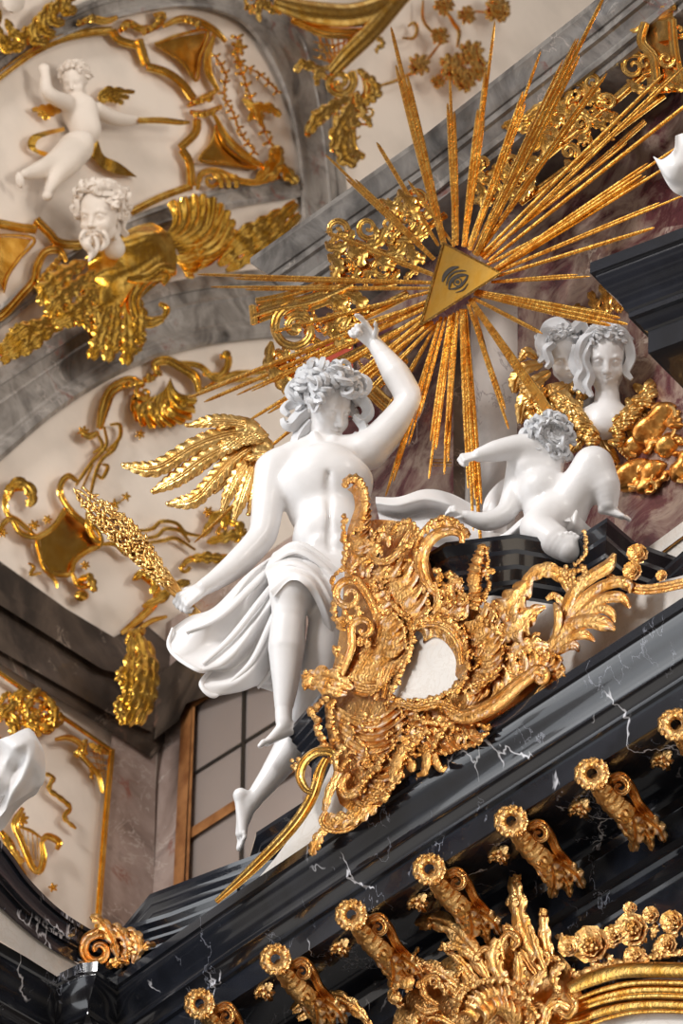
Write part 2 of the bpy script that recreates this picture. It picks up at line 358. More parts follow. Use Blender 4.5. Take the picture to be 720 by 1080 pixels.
# ------------------------------------------------------------- the main planes of the place
TH = 49.0
A = Pl(430, 740, 23.40, TH)            # front of the altar gable
RAYP = Pl(485, 298, 25.15, TH)         # plane of the sunburst
B = Pl(485, 298, 26.2, TH)            # back wall of the altar top
U = Pl(430, 200, 26.6, TH)
L = Pl(60, 600, 31.0, -47.0)           # left wall of the choir
Wn = Pl(165, 850, float(L.dep(165, 850))-.03, TH)            # window wall
# ------------------------------------------------------------- sculpting: blended solids -> one surface
CB = np.stack([rt, up, -fw])           # rows: right, up, towards viewer
def toC(P): return (np.asarray(P)-EYE)@CB.T
def toW(P): return np.asarray(P)@CB+EYE
def eul(ax, ay, az):
    ax, ay, az = map(math.radians, (ax, ay, az)); c, s = math.cos, math.sin
    X = np.array([[1, 0, 0], [0, c(ax), -s(ax)], [0, s(ax), c(ax)]]); Y = np.array([[c(ay), 0, s(ay)], [0, 1, 0], [-s(ay), 0, c(ay)]])
    Z = np.array([[c(az), -s(az), 0], [s(az), c(az), 0], [0, 0, 1]]); return Z@Y@X
def cr3(P, n):
    P = np.asarray(P, float); k = len(P); Q = np.vstack([2*P[0]-P[1], P, 2*P[-1]-P[-2]]); u = np.linspace(0, k-1, n); i = np.minimum(u.astype(int), k-2); t = (u-i)[:, None]
    a, b, c, d = Q[i], Q[i+1], Q[i+2], Q[i+3]; R = .5*((2*b)+(-a+c)*t+(2*a-5*b+4*c-d)*t*t+(-a+3*b-3*c+d)*t**3); R[:, 3] = np.interp(u, np.arange(k), P[:, 3]); return R
class Sculpt:
    """prims in metric camera-aligned axes. op: + union, - carve"""
    def __init__(s): s.p = []
    def cone(s, a, b, ra, rb, k=.02, op='+'): s.p.append(('c', np.array(a, float), np.array(b, float), ra, rb, k, op))
    def ell(s, c, r, R=None, k=.02, op='+'): s.p.append(('e', np.array(c, float), np.array([r]*3 if np.isscalar(r) else r, float), np.eye(3) if R is None else R, 0, k, op))
    def chain(s, pts, k=.02, op='+'):
        Q = cr3(pts, max(2, (len(pts)-1)*4+1)) if len(pts) > 2 else np.array(pts, float)
        s.p.append(('g', Q, None, 0, 0, k, op))
    def bb(s, p):
        if p[0] == 'g': return (p[1][:, :3]-p[1][:, 3:]).min(0), (p[1][:, :3]+p[1][:, 3:]).max(0)
        if p[0] == 'c': lo = np.minimum(p[1]-p[3], p[2]-p[4]); hi = np.maximum(p[1]+p[3], p[2]+p[4])
        else: q = p[2].max(); lo = p[1]-q; hi = p[1]+q
        return lo, hi
    def field(s, lo, res, shape):
        F = np.full(shape, .08, np.float32)
        for p in s.p:
            l, h = s.bb(p); mg = p[5]+res*3
            i0 = np.maximum(0, np.floor((l-mg-lo)/res).astype(int)); i1 = np.minimum(shape, np.ceil((h+mg-lo)/res).astype(int)+1)
            if (i1 <= i0).any(): continue
            ax = [lo[i]+res*np.arange(i0[i], i1[i]) for i in range(3)]
            X = np.stack(np.meshgrid(*ax, indexing='ij'), -1).astype(np.float32)
            if p[0] == 'c':
                a, b, ra, rb = p[1], p[2], p[3], p[4]; ba = (b-a).astype(np.float32); L2 = float(ba@ba)+1e-12
                t = np.clip(((X-a.astype(np.float32))@ba)/L2, 0, 1); D = np.linalg.norm(X-a.astype(np.float32)-t[..., None]*ba, axis=-1)-(ra+(rb-ra)*t)
            elif p[0] == 'g':
                D = None
                for qa, qb in zip(p[1][:-1], p[1][1:]):
                    a = qa[:3].astype(np.float32); ba = (qb[:3]-qa[:3]).astype(np.float32); L2 = float(ba@ba)+1e-12; V_ = X-a
                    t = np.clip((V_@ba)/L2, 0, 1); d_ = np.sqrt(np.maximum((V_*V_).sum(-1)-2*t*(V_@ba)+t*t*L2, 0))-(qa[3]+(qb[3]-qa[3])*t).astype(np.float32)
                    D = d_ if D is None else np.minimum(D, d_)
            else:
                Y = (X-p[1].astype(np.float32))@p[3].astype(np.float32); q = Y/p[2].astype(np.float32); k0 = np.linalg.norm(q, axis=-1); k1 = np.linalg.norm(q/p[2].astype(np.float32), axis=-1)+1e-9
                D = k0*(k0-1)/k1
            sl = tuple(slice(i0[i], i1[i]) for i in range(3)); O = F[sl]; k = p[5]
            if p[6] == '+': h = np.clip(k-np.abs(O-D), 0, None)/k; F[sl] = np.minimum(O, D)-h*h*k*.25
            else: D = -D; h = np.clip(k-np.abs(O-D), 0, None)/k; F[sl] = np.maximum(O, D)+h*h*k*.25
        return F
    def nets(s, lo, hi, res, smooth=2):
        lo = np.array(lo, float); shape = np.ceil((np.array(hi)-lo)/res).astype(int)+1; F = s.field(lo, res, tuple(shape))
        S = F < 0
        c = np.zeros(np.array(S.shape)-1, np.int8)
        for i in (0, 1):
            for j in (0, 1):
                for k in (0, 1): c += S[i:S.shape[0]-1+i, j:S.shape[1]-1+j, k:S.shape[2]-1+k]
        act = (c > 0) & (c < 8); idx = np.argwhere(act); ID = -np.ones(act.shape, np.int64); ID[act] = np.arange(len(idx))
        if not len(idx): return np.zeros((0, 3)), []
        acc = np.zeros((len(idx), 3)); cnt = np.zeros(len(idx))
        cor = [(i, j, k) for i in (0, 1) for j in (0, 1) for k in (0, 1)]
        for ca in cor:
            for ax in range(3):
                if ca[ax]: continue
                cb = list(ca); cb[ax] = 1
                fa = F[idx[:, 0]+ca[0], idx[:, 1]+ca[1], idx[:, 2]+ca[2]]; fb = F[idx[:, 0]+cb[0], idx[:, 1]+cb[1], idx[:, 2]+cb[2]]
                x = (fa < 0) != (fb < 0); t = np.where(x, fa/np.where(x, fa-fb, 1), 0); p = np.tile(np.array(ca, float), (len(idx), 1)); p[:, ax] = t
                acc += p*x[:, None]; cnt += x
        V = lo+(idx+acc/cnt[:, None])*res; Fc = []
        for ax in range(3):
            a2, a3 = [(1, 2), (2, 0), (0, 1)][ax]
            sa = [slice(None)]*3; sb = [slice(None)]*3; sa[ax] = slice(0, -1); sb[ax] = slice(1, None)
            E = np.argwhere(S[tuple(sa)] != S[tuple(sb)]); E = E[(E[:, a2] > 0) & (E[:, a3] > 0) & (E[:, a2] < ID.shape[a2]) & (E[:, a3] < ID.shape[a3])]
            def g(d2, d3):
                q = E.copy(); q[:, a2] -= d2; q[:, a3] -= d3; return ID[q[:, 0], q[:, 1], q[:, 2]]
            Q = np.stack([g(0, 0), g(1, 0), g(1, 1), g(0, 1)], 1); ins = S[tuple(E.T)]
            Q[~ins] = Q[~ins][:, ::-1]; Fc.append(Q[(Q >= 0).all(1)])
        Fc = np.concatenate(Fc)
        e = np.concatenate([Fc[:, [0, 1]], Fc[:, [1, 2]], Fc[:, [2, 3]], Fc[:, [3, 0]]])
        for _ in range(smooth):
            sm = np.zeros_like(V); n = np.zeros(len(V)); np.add.at(sm, e[:, 0], V[e[:, 1]]); np.add.at(n, e[:, 0], 1)
            V = np.where(n[:, None] > 2, V*.5+sm/np.maximum(n, 1)[:, None]*.5, V)
        return V, Fc
    def mesh(s, res=.006, fine=(), smooth=2):
        lo = np.min([s.bb(p)[0] for p in s.p if p[6] == '+'], 0)-.03; hi = np.max([s.bb(p)[1] for p in s.p if p[6] == '+'], 0)+.03
        V, F = s.nets(lo, hi, res, smooth); Vs, Fs, n = [], [], 0
        if len(fine):
            C = V[F].mean(1); kill = np.zeros(len(F), bool)
            for (c, R, fr) in fine:
                c = np.array(c); l, h = c-R, c+R; kill |= ((C > l+res*.9) & (C < h-res*.9)).all(1)
            F = F[~kill]
            for (c, R, fr) in fine:
                c = np.array(c); v, f = s.nets(c-R, c+R, fr, smooth); Vs.append(v); Fs.append(f)
        Va = [V]+Vs; out = []; n = 0
        for v, f in zip(Va, [F]+Fs):
            if len(v): out.append(np.asarray(f)+n); n += len(v)
        m = M(); m.V = [toW(np.concatenate([v for v in Va if len(v)]))]; m.F = [tuple(q) for q in np.concatenate(out).tolist()]; m.n = n; return m
class Fig:
    """figure frame: upright plane facing the viewer; J(x,y,h) -> metric point; s = metres per px"""
    def __init__(f, x, y, d, tilt=.6, pl=None):
        f.x, f.y, f.d, f.s, f.tilt, f.pl = x, y, d, d/FPX, tilt, pl
        if pl is not None: f.d = float(pl.dep(x, y)); f.s = f.d/FPX
    def J(f, x, y, h=0):
        dep = f.d+(f.tilt*(f.y-y)-h)*f.s if f.pl is None else float(f.pl.dep(x, y))-h*f.s
        return np.array([(x-360)/FPX*dep, (540-y)/FPX*dep, -dep])
    def C(f, pts, rs=1.0): return [(*f.J(p[0], p[1], p[2]), p[3]*f.s*rs) for p in pts]
    def T(f, P):
        P = np.asarray(P, float); dep = f.d+(f.tilt*(f.y-P[..., 1])-P[..., 2])*f.s if f.pl is None else f.pl.dep(P[..., 0], P[..., 1])-P[..., 2]*f.s
        return toW(np.stack([(P[..., 0]-360)/FPX*dep, (540-P[..., 1])/FPX*dep, -dep], -1))
def hframe(fwd, upv):
    z = np.array(fwd, float); z /= np.linalg.norm(z); u = np.array(upv, float); u -= z*(u@z); u /= np.linalg.norm(u)
    return np.stack([np.cross(u, z), u, z], 1)        # columns x,y,z
def head(S, c, H, R, male=True, child=0, smile=0, beard=0):
    """c = centre of the head (metric), H = chin to crown (m), R columns = right, up, forward"""
    P = lambda x, y, z: c + R@(np.array([x, y, z])*H)
    ck = .03*H/.25
    def e(p, r, k=.10, op='+', Q=None): S.ell(P(*p), np.array(r)*H, R if Q is None else R@Q, k*H, op)
    def cn(a, b, ra, rb, k=.05, op='+'): S.cone(P(*a), P(*b), ra*H, rb*H, k*H, op)
    e((0, .13, -.07), (.335, .37, .42), .1)
    e((0, -.06, .07), (.275, .36, .30), .1)
    e((0, -.27, .13), (.205, .20, .22), .1)
    e((0, -.42, .25), (.085, .075, .08), .1)
    for s in (-1, 1):
        e((s*.15, -.16, .24), (.10+.03*child, .10+.02*child, .10), .08)
        cn((s*.20, -.30, .02), (s*.08, -.41, .20), .07, .06, .08)
    cn((-.15, .05, .285), (.15, .05, .285), .05, .05, .07)
    for s in (-1, 1):
        e((s*.135, -.03, .395), (.085, .055, .085), .07, '-')
        e((s*.130, -.03, .275), (.070, .060, .070), .015)
        cn((s*.195, -.03, .285), (s*.135, .003, .343), .016, .018, .02); cn((s*.135, .003, .343), (s*.070, -.030, .325), .018, .013, .02)
        cn((s*.19, -.045, .285), (s*.13, -.072, .325), .011, .012, .02); cn((s*.13, -.072, .325), (s*.075, -.045, .315), .012, .010, .02)
        cn((s*.215, .035, .27), (s*.13, .075, .335), .018, .022, .03); cn((s*.13, .075, .335), (s*.05, .05, .345), .022, .016, .03)
    cn((0, .04, .335), (0, -.14, .425), .030, .042, .05)
    e((0, -.155, .435), (.042, .036, .040), .03)
    for s in (-1, 1):
        e((s*.045, -.165, .39), (.032, .028, .036), .03); e((s*.026, -.185, .415), (.013, .012, .018), .008, '-')
    e((0, -.275, .32), (.11, .07, .055), .06)
    cn((-.085, -.268+.02*smile, .335), (0, -.250, .385), .014, .026, .02); cn((.085, -.268+.02*smile, .335), (0, -.250, .385), .014, .026, .02)
    cn((-.07, -.290+.02*smile, .338), (0, -.315, .372), .015, .030, .02); cn((.07, -.290+.02*smile, .338), (0, -.315, .372), .015, .030, .02)
    cn((-.09, -.272+.02*smile, .355), (0, -.275, .405), .008, .009, .01, '-'); cn((.09, -.272+.02*smile, .355), (0, -.275, .405), .008, .009, .01, '-')
    for s in (-1, 1): e((s*.315, -.04, -.03), (.035, .085, .055), .02); 
def hand(S, w, d, nrm, L, side=1, curl=(20, 30, 35, 40), spread=6, thumb=35, k=.0045, idx=None):
    """w wrist, d direction of the hand, nrm = back-of-hand normal, L hand length, side: +1 thumb at cross(d,nrm)"""
    d = np.array(d, float); d /= np.linalg.norm(d); n = np.array(nrm, float); n -= d*(n@d); n /= np.linalg.norm(n); x = np.cross(d, n)*side
    for i in range(4):
        off = (1.5-i)*.135*L
        a = w+x*off*.55+d*.04*L; b = w+x*off+d*.50*L; S.cone(a, b, .095*L, .075*L, .10*L*.5)
        ln = (.40, .45, .42, .33)[i]*L; c = curl[i]; p = b; ang = 0
        sp = math.radians((1.5-i)*spread); dd = d*math.cos(sp)+x*math.sin(sp)
        for j, (fr, cm) in enumerate(((.45, .8), (.30, 1.2), (.25, .8))):
            ang += math.radians(c*cm); v = dd*math.cos(ang)-n*math.sin(ang); q = p+v*ln*fr
            r = (.066, .060, .053, .043)[j]*L; r2 = (.066, .060, .053, .043)[j+1]*L
            S.cone(p, q, r, r2, k); p = q
    a = w+x*.16*L+d*.10*L-n*.02*L; t = math.radians(thumb); v = d*math.cos(t)+x*math.sin(t)-n*.25; v /= np.linalg.norm(v)
    b = a+v*.24*L; S.cone(a, b, .075*L, .062*L, .03*L); v2 = v+d*.35-n*.2; v2 /= np.linalg.norm(v2); c = b+v2*.18*L; S.cone(b, c, .06*L, .048*L, k); S.cone(c, c+v2*.12*L, .048*L, .038*L, k)
def foot(S0, ank, d, dn, L, side=1, ra=.14, fat=1.0):
    class Q:
        def cone(s, a, b, ra_, rb_, k): S0.cone(a, b, ra_*fat, rb_*fat, k)
        def ell(s, c, r, R, k): S0.ell(c, r*fat, R, k)
    S = Q()
    """ankle, d = heel->toe direction, dn = towards the sole, L = length"""
    d = np.array(d, float); d /= np.linalg.norm(d); n = np.array(dn, float); n -= d*(n@d); n /= np.linalg.norm(n); x = np.cross(d, n)*side
    heel = ank-d*.13*L+n*.17*L; S.ell(heel, .115*L, None, .08*L); S.cone(ank, heel, ra*L, .10*L, .06*L)
    ball = ank+d*.50*L+n*.22*L
    S.cone(ank+n*.02*L, ball+x*.07*L, .125*L, .075*L, .06*L); S.cone(ank+n*.08*L, ball-x*.09*L, .11*L, .06*L, .06*L); S.cone(heel+n*.02*L, ball-x*.1*L+n*.01*L, .085*L, .06*L, .06*L); S.cone(heel, ball+x*.06*L, .08*L, .07*L, .06*L)
    for i, (o, ln, r) in enumerate(((.12, .24, .062), (.035, .22, .044), (-.035, .19, .040), (-.10, .155, .036), (-.155, .12, .034))):
        b = ball+x*o*L; dd = d+x*o*.5; dd /= np.linalg.norm(dd); m1 = b+dd*ln*.55*L-n*.012*L; S.cone(b, m1, r*L, r*L, .010*L); S.cone(m1, b+dd*ln*L+n*.03*L, r*L*1.02, r*L*.85, .008*L)
def strands(m, P, H, n, r, seedv=0, face=58, side=112, wave=.10, curl=.07, layers=2, fl=.0):
    """wavy strands from the parting down over the scalp, each ending in an outward curl"""
    rs = np.random.RandomState(seedv)
    for L_ in range(layers):
        for i in range(n):
            ph = 2*math.pi*(i+rs.uniform(-.3, .3))/n; fr = max(0, math.cos(ph))
            tm = math.radians((side+(face-side)*min(1, fr**1.2*1.15))*rs.uniform(.82, 1.05)*(1-.3*L_)); w0 = rs.uniform(0, 6.28); k = rs.uniform(1.6, 2.6); t0 = math.radians(rs.uniform(4, 22)); pts = []; lift = 1.02+.05*L_
            for j in range(12):
                t = j/11; th = t0+(tm-t0)*t; a = ph+wave*2.2*math.sin(w0+k*t*6.28)*(.3+t)/(.35+math.sin(th)); q = lift+.05*math.sin(w0+1+k*t*6.28)+fl*t
                pts.append(np.array([math.sin(th)*math.sin(a)*.355*q, .13+math.cos(th)*.39*q, -.07+math.sin(th)*math.cos(a)*.44*q]))
            d = pts[-1]-pts[-2]; d /= np.linalg.norm(d); nn_ = pts[-1]-np.array([0, .13, -.07]); nn_ -= d*(nn_@d); nn_ /= np.linalg.norm(nn_); s2 = np.cross(d, nn_)*rs.choice([-1, 1]); nn_ = nn_*.75+s2*.66
            R_ = curl*rs.uniform(.8, 1.3); c0 = pts[-1]+nn_*R_; 
            for j in range(1, 10):
                an = j/9*2*math.pi*.95; R2 = R_*(1-.06*j); pts.append(c0-nn_*R2*math.cos(an)+d*R2*math.sin(an)*1.1+nn_*.004*j)
            m_ = len(pts); tube3(m, [(*P(*p), r*H*(.7+.5*math.sin(math.pi*min(1, j/(m_-1)+.12)))) for j, p in enumerate(pts)], 12, None, 1, .24)
def locks(m, P, R, H, n, r, ln, seedv=0, up0=.0, wave=.5, cap=None, turns=1.0, out=.04):
    """curly locks on a head: P(x,y,z) local->metric (unit H)"""
    rs = np.random.RandomState(seedv); k = 0; i = 0
    while k < n and i < n*8:
        i += 1; u = rs.uniform(-1, 1); a = rs.uniform(0, 2*math.pi); q = math.sqrt(1-u*u)
        v = np.array([q*math.cos(a), u, q*math.sin(a)])
        if cap and not cap(v): continue
        k += 1; c = np.array([v[0]*.355, .13+v[1]*.39, -.07+v[2]*.44])
        nrm = v; tn = np.cross(nrm, [0, 1, 0]); tn = tn/(np.linalg.norm(tn)+1e-6); bt = np.cross(tn, nrm)
        a0 = rs.uniform(0, 6.28) ; pts = []; sg = rs.choice([-1, 1]); T = turns*rs.uniform(.7, 1.2); rad = ln*rs.uniform(.35, .55)
        for j in range(13):
            t = j/12; an = a0+sg*t*T*2*math.pi; rr = rad*(1-.8*t); p = c + tn*rr*math.cos(an)+bt*rr*math.sin(an) - bt*ln*.25*t + nrm*(out*.5+out*1.3*t)
            pts.append((*P(*p), r*H*(.45+1.2*t*(1.25-t))))
        tube3(m, pts, 12, None, 1, .22)
def tube3(m, pts, seg=7, n=None, k=1.0, gr=0):
    """free tube in metric axes"""
    P = np.asarray(pts, float); C = cr(P, n) if n else P; t = np.gradient(C[:, :3], axis=0); t /= np.linalg.norm(t, axis=1)[:, None]+1e-9
    a = np.cross(t[0], [.3, .5, .8]); a /= np.linalg.norm(a); rows = []
    for i in range(len(C)):
        a = a-t[i]*(a@t[i]); a /= np.linalg.norm(a)+1e-9; b = np.cross(t[i], a)
        rows.append([C[i, :3]+(a*math.cos(q)+b*math.sin(q)*k)*C[i, 3]*(1+gr*math.cos(4*q)) for q in np.linspace(0, 2*math.pi, seg+1)[:-1]])
    G = np.array(rows); f = m.grid(G, cv=True); q = seg; nn = len(C); V = np.concatenate([G.reshape(-1, 3), C[:1, :3]-t[:1]*C[0, 3]*.5, C[-1:, :3]+t[-1:]*C[-1, 3]*.5])
    f += [(nn*q, (j+1) % q, j) for j in range(q)]+[(nn*q+1, (nn-1)*q+j, (nn-1)*q+(j+1) % q) for j in range(q)]
    m.add(V, f)
def MC(): return M(toW)                # mesh store fed with metric (camera-aligned) points
def cloth(m, rows, nu=60, nv=40, t=2.5, T=None, fold=0, nf=6, seedv=1, along=0):
    """lofted drapery: rows = guide curves [(x,y,h)...]; folds run across the rows"""
    R = [cr([(*p[:3], 0) for p in r], nv)[:, :3] for r in rows]; R = np.array(R)       # (k, nv, 3)
    k = len(R); tt = np.linspace(0, k-1, nu); G = np.zeros((nu, nv, 3))
    Q = np.concatenate([2*R[:1]-R[1:2], R, 2*R[-1:]-R[-2:-1]])
    for i, u in enumerate(tt):
        j = min(int(u), k-2); w = u-j; a, b, c, d = Q[j], Q[j+1], Q[j+2], Q[j+3]
        G[i] = .5*((2*b)+(-a+c)*w+(2*a-5*b+4*c-d)*w*w+(-a+3*b-3*c+d)*w**3)
    if fold:
        rs = np.random.RandomState(seedv); v = np.linspace(0, 1, nv)[None]; u = np.linspace(0, 1, nu)[:, None]
        if along: u, v = v, u
        ph = nf*v+.5*np.sin(2.2*u+rs.uniform(0, 6))+.25*np.sin(5*v+3*u); s = np.sin(2*math.pi*ph); G[..., 2] += fold*(np.abs(s)**.8*np.sign(s))*(.55+.45*np.sin(3*v+2*u+1))
    m.sheet(G, t)
# ============================================================= the setting
def band(m, E0, E1, prof, n=60, T=None):
    """moulded band between two traced edges; prof = [(v, h)]"""
    a = cr([(*p, 0, 0) for p in E0], n)[:, :2]; b = cr([(*p, 0, 0) for p in E1], n)[:, :2]
    G = np.array([[(*(a[i]*(1-v)+b[i]*v), h) for v, h in prof] for i in range(n)]); m.sheet(G, 30)
# left wall (cream plaster) -------------------------------------------------
Lw = L.back(0.0)
m = M(L.T); poly(m, [(-260, -260), (760, -260), (760, 1300), (-260, 1300)], -60, 0); struct('wall_left', m, WALLM)
GB = [(0, 0), (0, 16), (.10, 22), (.18, 22), (.2, 15), (.34, 13), (.38, 17), (.42, 13), (.72, 10), (.76, 15), (.80, 15), (.83, 20), (.93, 22), (1, 14), (1, 0)]
m = M(L.T)
band(m, [(-60, 425), (0, 388), (60, 352), (100, 327), (170, 300), (230, 289), (300, 282), (360, 285), (430, 300)], [(-60, 540), (0, 487), (60, 436), (130, 393), (200, 368), (270, 357), (330, 356), (430, 372)], GB)
struct('trim_1', m, GREY)
m = M(L.T)
band(m, [(-40, 352), (0, 322), (60, 276), (130, 232), (225, 200), (320, 182)], [(-40, 378), (0, 347), (60, 300), (130, 256), (225, 224), (320, 207)], [(0, 0), (0, 14), (.2, 18), (.3, 12), (.7, 12), (.8, 17), (1, 12), (1, 0)])
struct('trim_2', m, GREY)
m = M(L.T)
band(m, [(-60, 110), (0, 52), (60, 16), (130, -14), (200, -22), (280, -12), (340, 26), (352, 75), (360, 140), (372, 260)], [(-60, 140), (0, 82), (60, 44), (125, 20), (195, 8), (250, 22), (283, 62), (305, 115), (316, 180), (318, 240)], GB)
struct('trim_3', m, GREY)
# dark marble beam under the vault panel: a real projecting beam of the left wall
m = M(L.T); poly(m, [(-120, 505), (0, 592), (70, 642), (120, 672), (150, 655), (190, 690), (205, 745), (160, 800), (118, 772), (0, 700), (-120, 622)], -20, 18)
poly(m, [(-120, 535), (0, 622), (110, 690), (150, 700), (150, 716), (108, 706), (0, 638), (-120, 552)], 18, 30)
poly(m, [(-120, 590), (0, 672), (118, 742), (160, 762), (160, 772), (118, 754), (0, 686), (-120, 605)], 18, 27)
struct('trim_4', m, BROWN)
# pilaster at the corner and the wall below
m = M(L.T); poly(m, [(118, 770), (150, 740), (165, 745), (160, 1100), (104, 1100), (108, 960)], -20, 12); struct('trim_5', m, PILAS)
m = M(Wn.T); poly(m, [(128, 690), (300, 570), (520, 420), (520, 1200), (118, 1200)], -40, 0)
struct('wall_window', m, PILAS)
m = M(Wn.T); poly(m, [(140, 735), (300, 600), (420, 560), (420, 690), (250, 722), (196, 742), (188, 760), (150, 790)], 0, 34); struct('trim_6', m, BROWN)
# window --------------------------------------------------------------------
wt = thing('window_1', None, None, Wn.T([(260, 960, 6)])[0]); wt['kind'] = 'structure'
m = M(Wn.T); poly(m, [(196, 752), (470, 580), (455, 1100), (180, 1100)], 2, 5); mk('pane', m, GLASS, wt)
m = M(Wn.T)
def barp(m, a, b, w, h0=4, h1=12):
    a = np.array(a, float); b = np.array(b, float); d = (b-a)/np.linalg.norm(b-a); q = np.array([-d[1], d[0]])*w/2
    poly(m, [a-q, b-q, b+q, a+q], h0, h1)
barp(m, (197, 738), (180, 1110), 11, 4, 16); barp(m, (191, 748), (470, 575), 10, 4, 16); barp(m, (199, 880), (460, 712), 9, 4, 14)
barp(m, (204, 745), (190, 1110), 3, 4, 20); barp(m, (340, 660), (322, 1050), 9, 4, 16)
mk('window_frame', m, OAK, wt)
m = M(Wn.T); barp(m, (205, 815), (460, 655), 2.4, 4, 9); barp(m, (257, 716), (252, 1000), 3.4, 4, 10); barp(m, (196, 960), (460, 795), 2.4, 4, 9); mk('glazing_bar', m, LEAD, wt)
# altar back wall: burgundy marble, a pilaster, a shade strip, a pale column --------------------
m = M(B.T); poly(m, [(318, 345), (330, 300), (760, -60), (1000, -60), (1000, 800), (318, 900), (322, 480)], -50, 0); struct('wall_altar', m, BURG)
m = M(B.T)
poly(m, [(478, 360), (496, 350), (494, 640), (478, 640)], 0, 20)  # dark strip standing in for the shaded gap beside the column
struct('shade_strip', m, BROWN)
Fc = Fig(525, 560, 25.2, .78)
pts = [(528, 210, 0), (526, 640, 0)]
mm = MC(); a = Fc.J(529, 330); b = Fc.J(526, 660); r = 37*Fc.s
tube3(mm, [(*a, r*.9), (*(a*.5+b*.5), r), (*b, r)], 40, 12); struct('trim_8', mm, SHAFT)
m = M(B.T); poly(m, [(640, 300), (700, 240), (760, 230), (760, 620), (650, 620)], 0, 14); struct('trim_9', m, BURG)
# grey upper entablature of the altar ----------------------------------------
zU = float((EYE+ray(264, 272)*26.9)[2])
path = [onz(300, 330, zU)+np.array([0, .6, 0]), onz(264, 272, zU), onz(440, 148, zU), onz(618, 8, zU), onz(760, -110, zU)]
path[0] = path[1]+np.array([.5, .55, 0])
pr = [(0, 0), (0, -.03)]+cyma(0, -.03, -.06, -.09, .015)+[(-.07, -.09), (-.07, -.13), (-.085, -.135)]+arc(-.085, -.135, -.12, -.17, .01)+[(-.12, -.21), (-.14, -.21), (-.14, -.25), (-.17, -.26)]
m = M(); mould(m, path, pr)
e = struct('trim_10', m, GREYD)
# ============================================================= black marble of the altar
z0 = float(A.T([(420, 826, 0)])[0][2])
PROF = [(0, 0), (0, -.045), (-.012, -.050)]+cyma(-.012, -.055, -.085, -.165, -.022, 16)+[(-.085, -.185), (-.10, -.19)]+arc(-.10, -.19, -.125, -.215, .006, 5)+[(-.125, -.232), (-.14, -.235), (-.14, -.352), (-.155, -.356), (-.47, -.356)]
PROF += [(-.47, -.375)]+arc(-.455, -.385, -.42, -.40, -.006, 4)[::-1]+[(-.42, -.405), (-.42, -.425), (-.44, -.435), (-.45, -.47), (-.46, -.475), (-.46, -.575), (-.49, -.585), (-.49, -.62), (-.53, -.63), (-.54, -.66), (-.54, -1.3)]
PROF = [(0, 0), (0, -.045), (-.012, -.050)]+cyma(-.012, -.055, -.085, -.165, -.022, 16)+[(-.085, -.185), (-.10, -.19), (-.125, -.215), (-.125, -.232), (-.14, -.235), (-.14, -.352), (-.155, -.356), (-.47, -.356), (-.47, -.385), (-.44, -.395), (-.435, -.42), (-.46, -.44), (-.46, -.47), (-.455, -.475), (-.455, -.575), (-.49, -.585), (-.49, -.64), (-.53, -.66), (-.53, -1.4)]
px = [(-120, 925), (60, 1028), (84, 1016), (103, 1014), (124, 1029), (160, 1003), (227, 956), (420, 826), (720, 630), (900, 500)]
path = [onz(x, y, z0) for x, y in px]
ct = thing('altar_cornice', 'long black marble cornice with white veins rising from lower left to right', 'cornice', onz(420, 1000, z0-1.2))
m = M(); mould(m, path, PROF); mk('cornice_moulding', m, BLACK, ct, sharp=32)
# white marble field of the gable, standing on the cornice
m = M(A.back(.10).T); poly(m, [(240, 965), (290, 905), (330, 850), (352, 800), (365, 740), (372, 660), (430, 640), (520, 628), (600, 640), (640, 634), (700, 612), (900, 560), (900, 640), (720, 660), (420, 850)], -10, 0); mk('gable_field', m, WHITEMARB, ct)
# small stepped black blocks behind the gable
def stepped(name, label, pts, d, hgt=.22, steps=4, dep=.0, mat_=BLACKPLAIN, out=.06, cat='plinth', g=None, low=.5):
    z = float((EYE+ray(*pts[1])*d)[2]); P = [onz(x, y, z) for x, y in pts]
    pr = [(0, 0), (0, -.02)]
    for i in range(steps):
        o = -out*i/steps; zz = -.02-hgt*i/steps; pr += arc(o, zz, o-out/steps, zz-hgt/steps*.6, .006, 4)+[(o-out/steps, zz-hgt/steps)]
    pr += [(-out-.02, -hgt-.03), (-out-.02, -hgt-low)]
    m = M(); mould(m, P, pr); return tag(mk(name, m, mat_, sharp=30), label, cat, g)
stepped('marble_plinth', 'black stepped marble plinth under the toes of the seated angel, lowest on the left', [(118, 992), (158, 943), (264, 903), (420, 840)], 24.7, .19, 5, out=.05)
stepped('marble_plinth', 'black stepped marble block between the angel\'s two feet and the gilded gable edge', [(262, 905), (270, 878), (390, 800)], 24.45, .16, 4, out=.09)
stepped('marble_plinth', 'short black marble block end beside the angel\'s bent knee and raised foot', [(330, 800), (303, 771), (346, 722)], 24.2, .13, 4, out=.07)
stepped('marble_plinth', 'low black marble ledge just behind the gilded scroll at lower left', [(100, 1000), (128, 978), (180, 962), (250, 935)], 24.65, .10, 3, out=.04)
stepped('marble_pedestal', 'black marble pedestal carrying the reclining putto on the right', [(452, 600), (452, 583), (470, 572), (545, 563), (598, 572), (617, 561), (640, 546), (670, 572), (720, 590)], 23.75, .21, 4, out=.11, low=.3)
stepped('marble_pedestal', 'black marble block at the right edge under the white sloping moulding', [(640, 640), (668, 628), (760, 545)], 23.35, .10, 3, out=.04, low=.12)
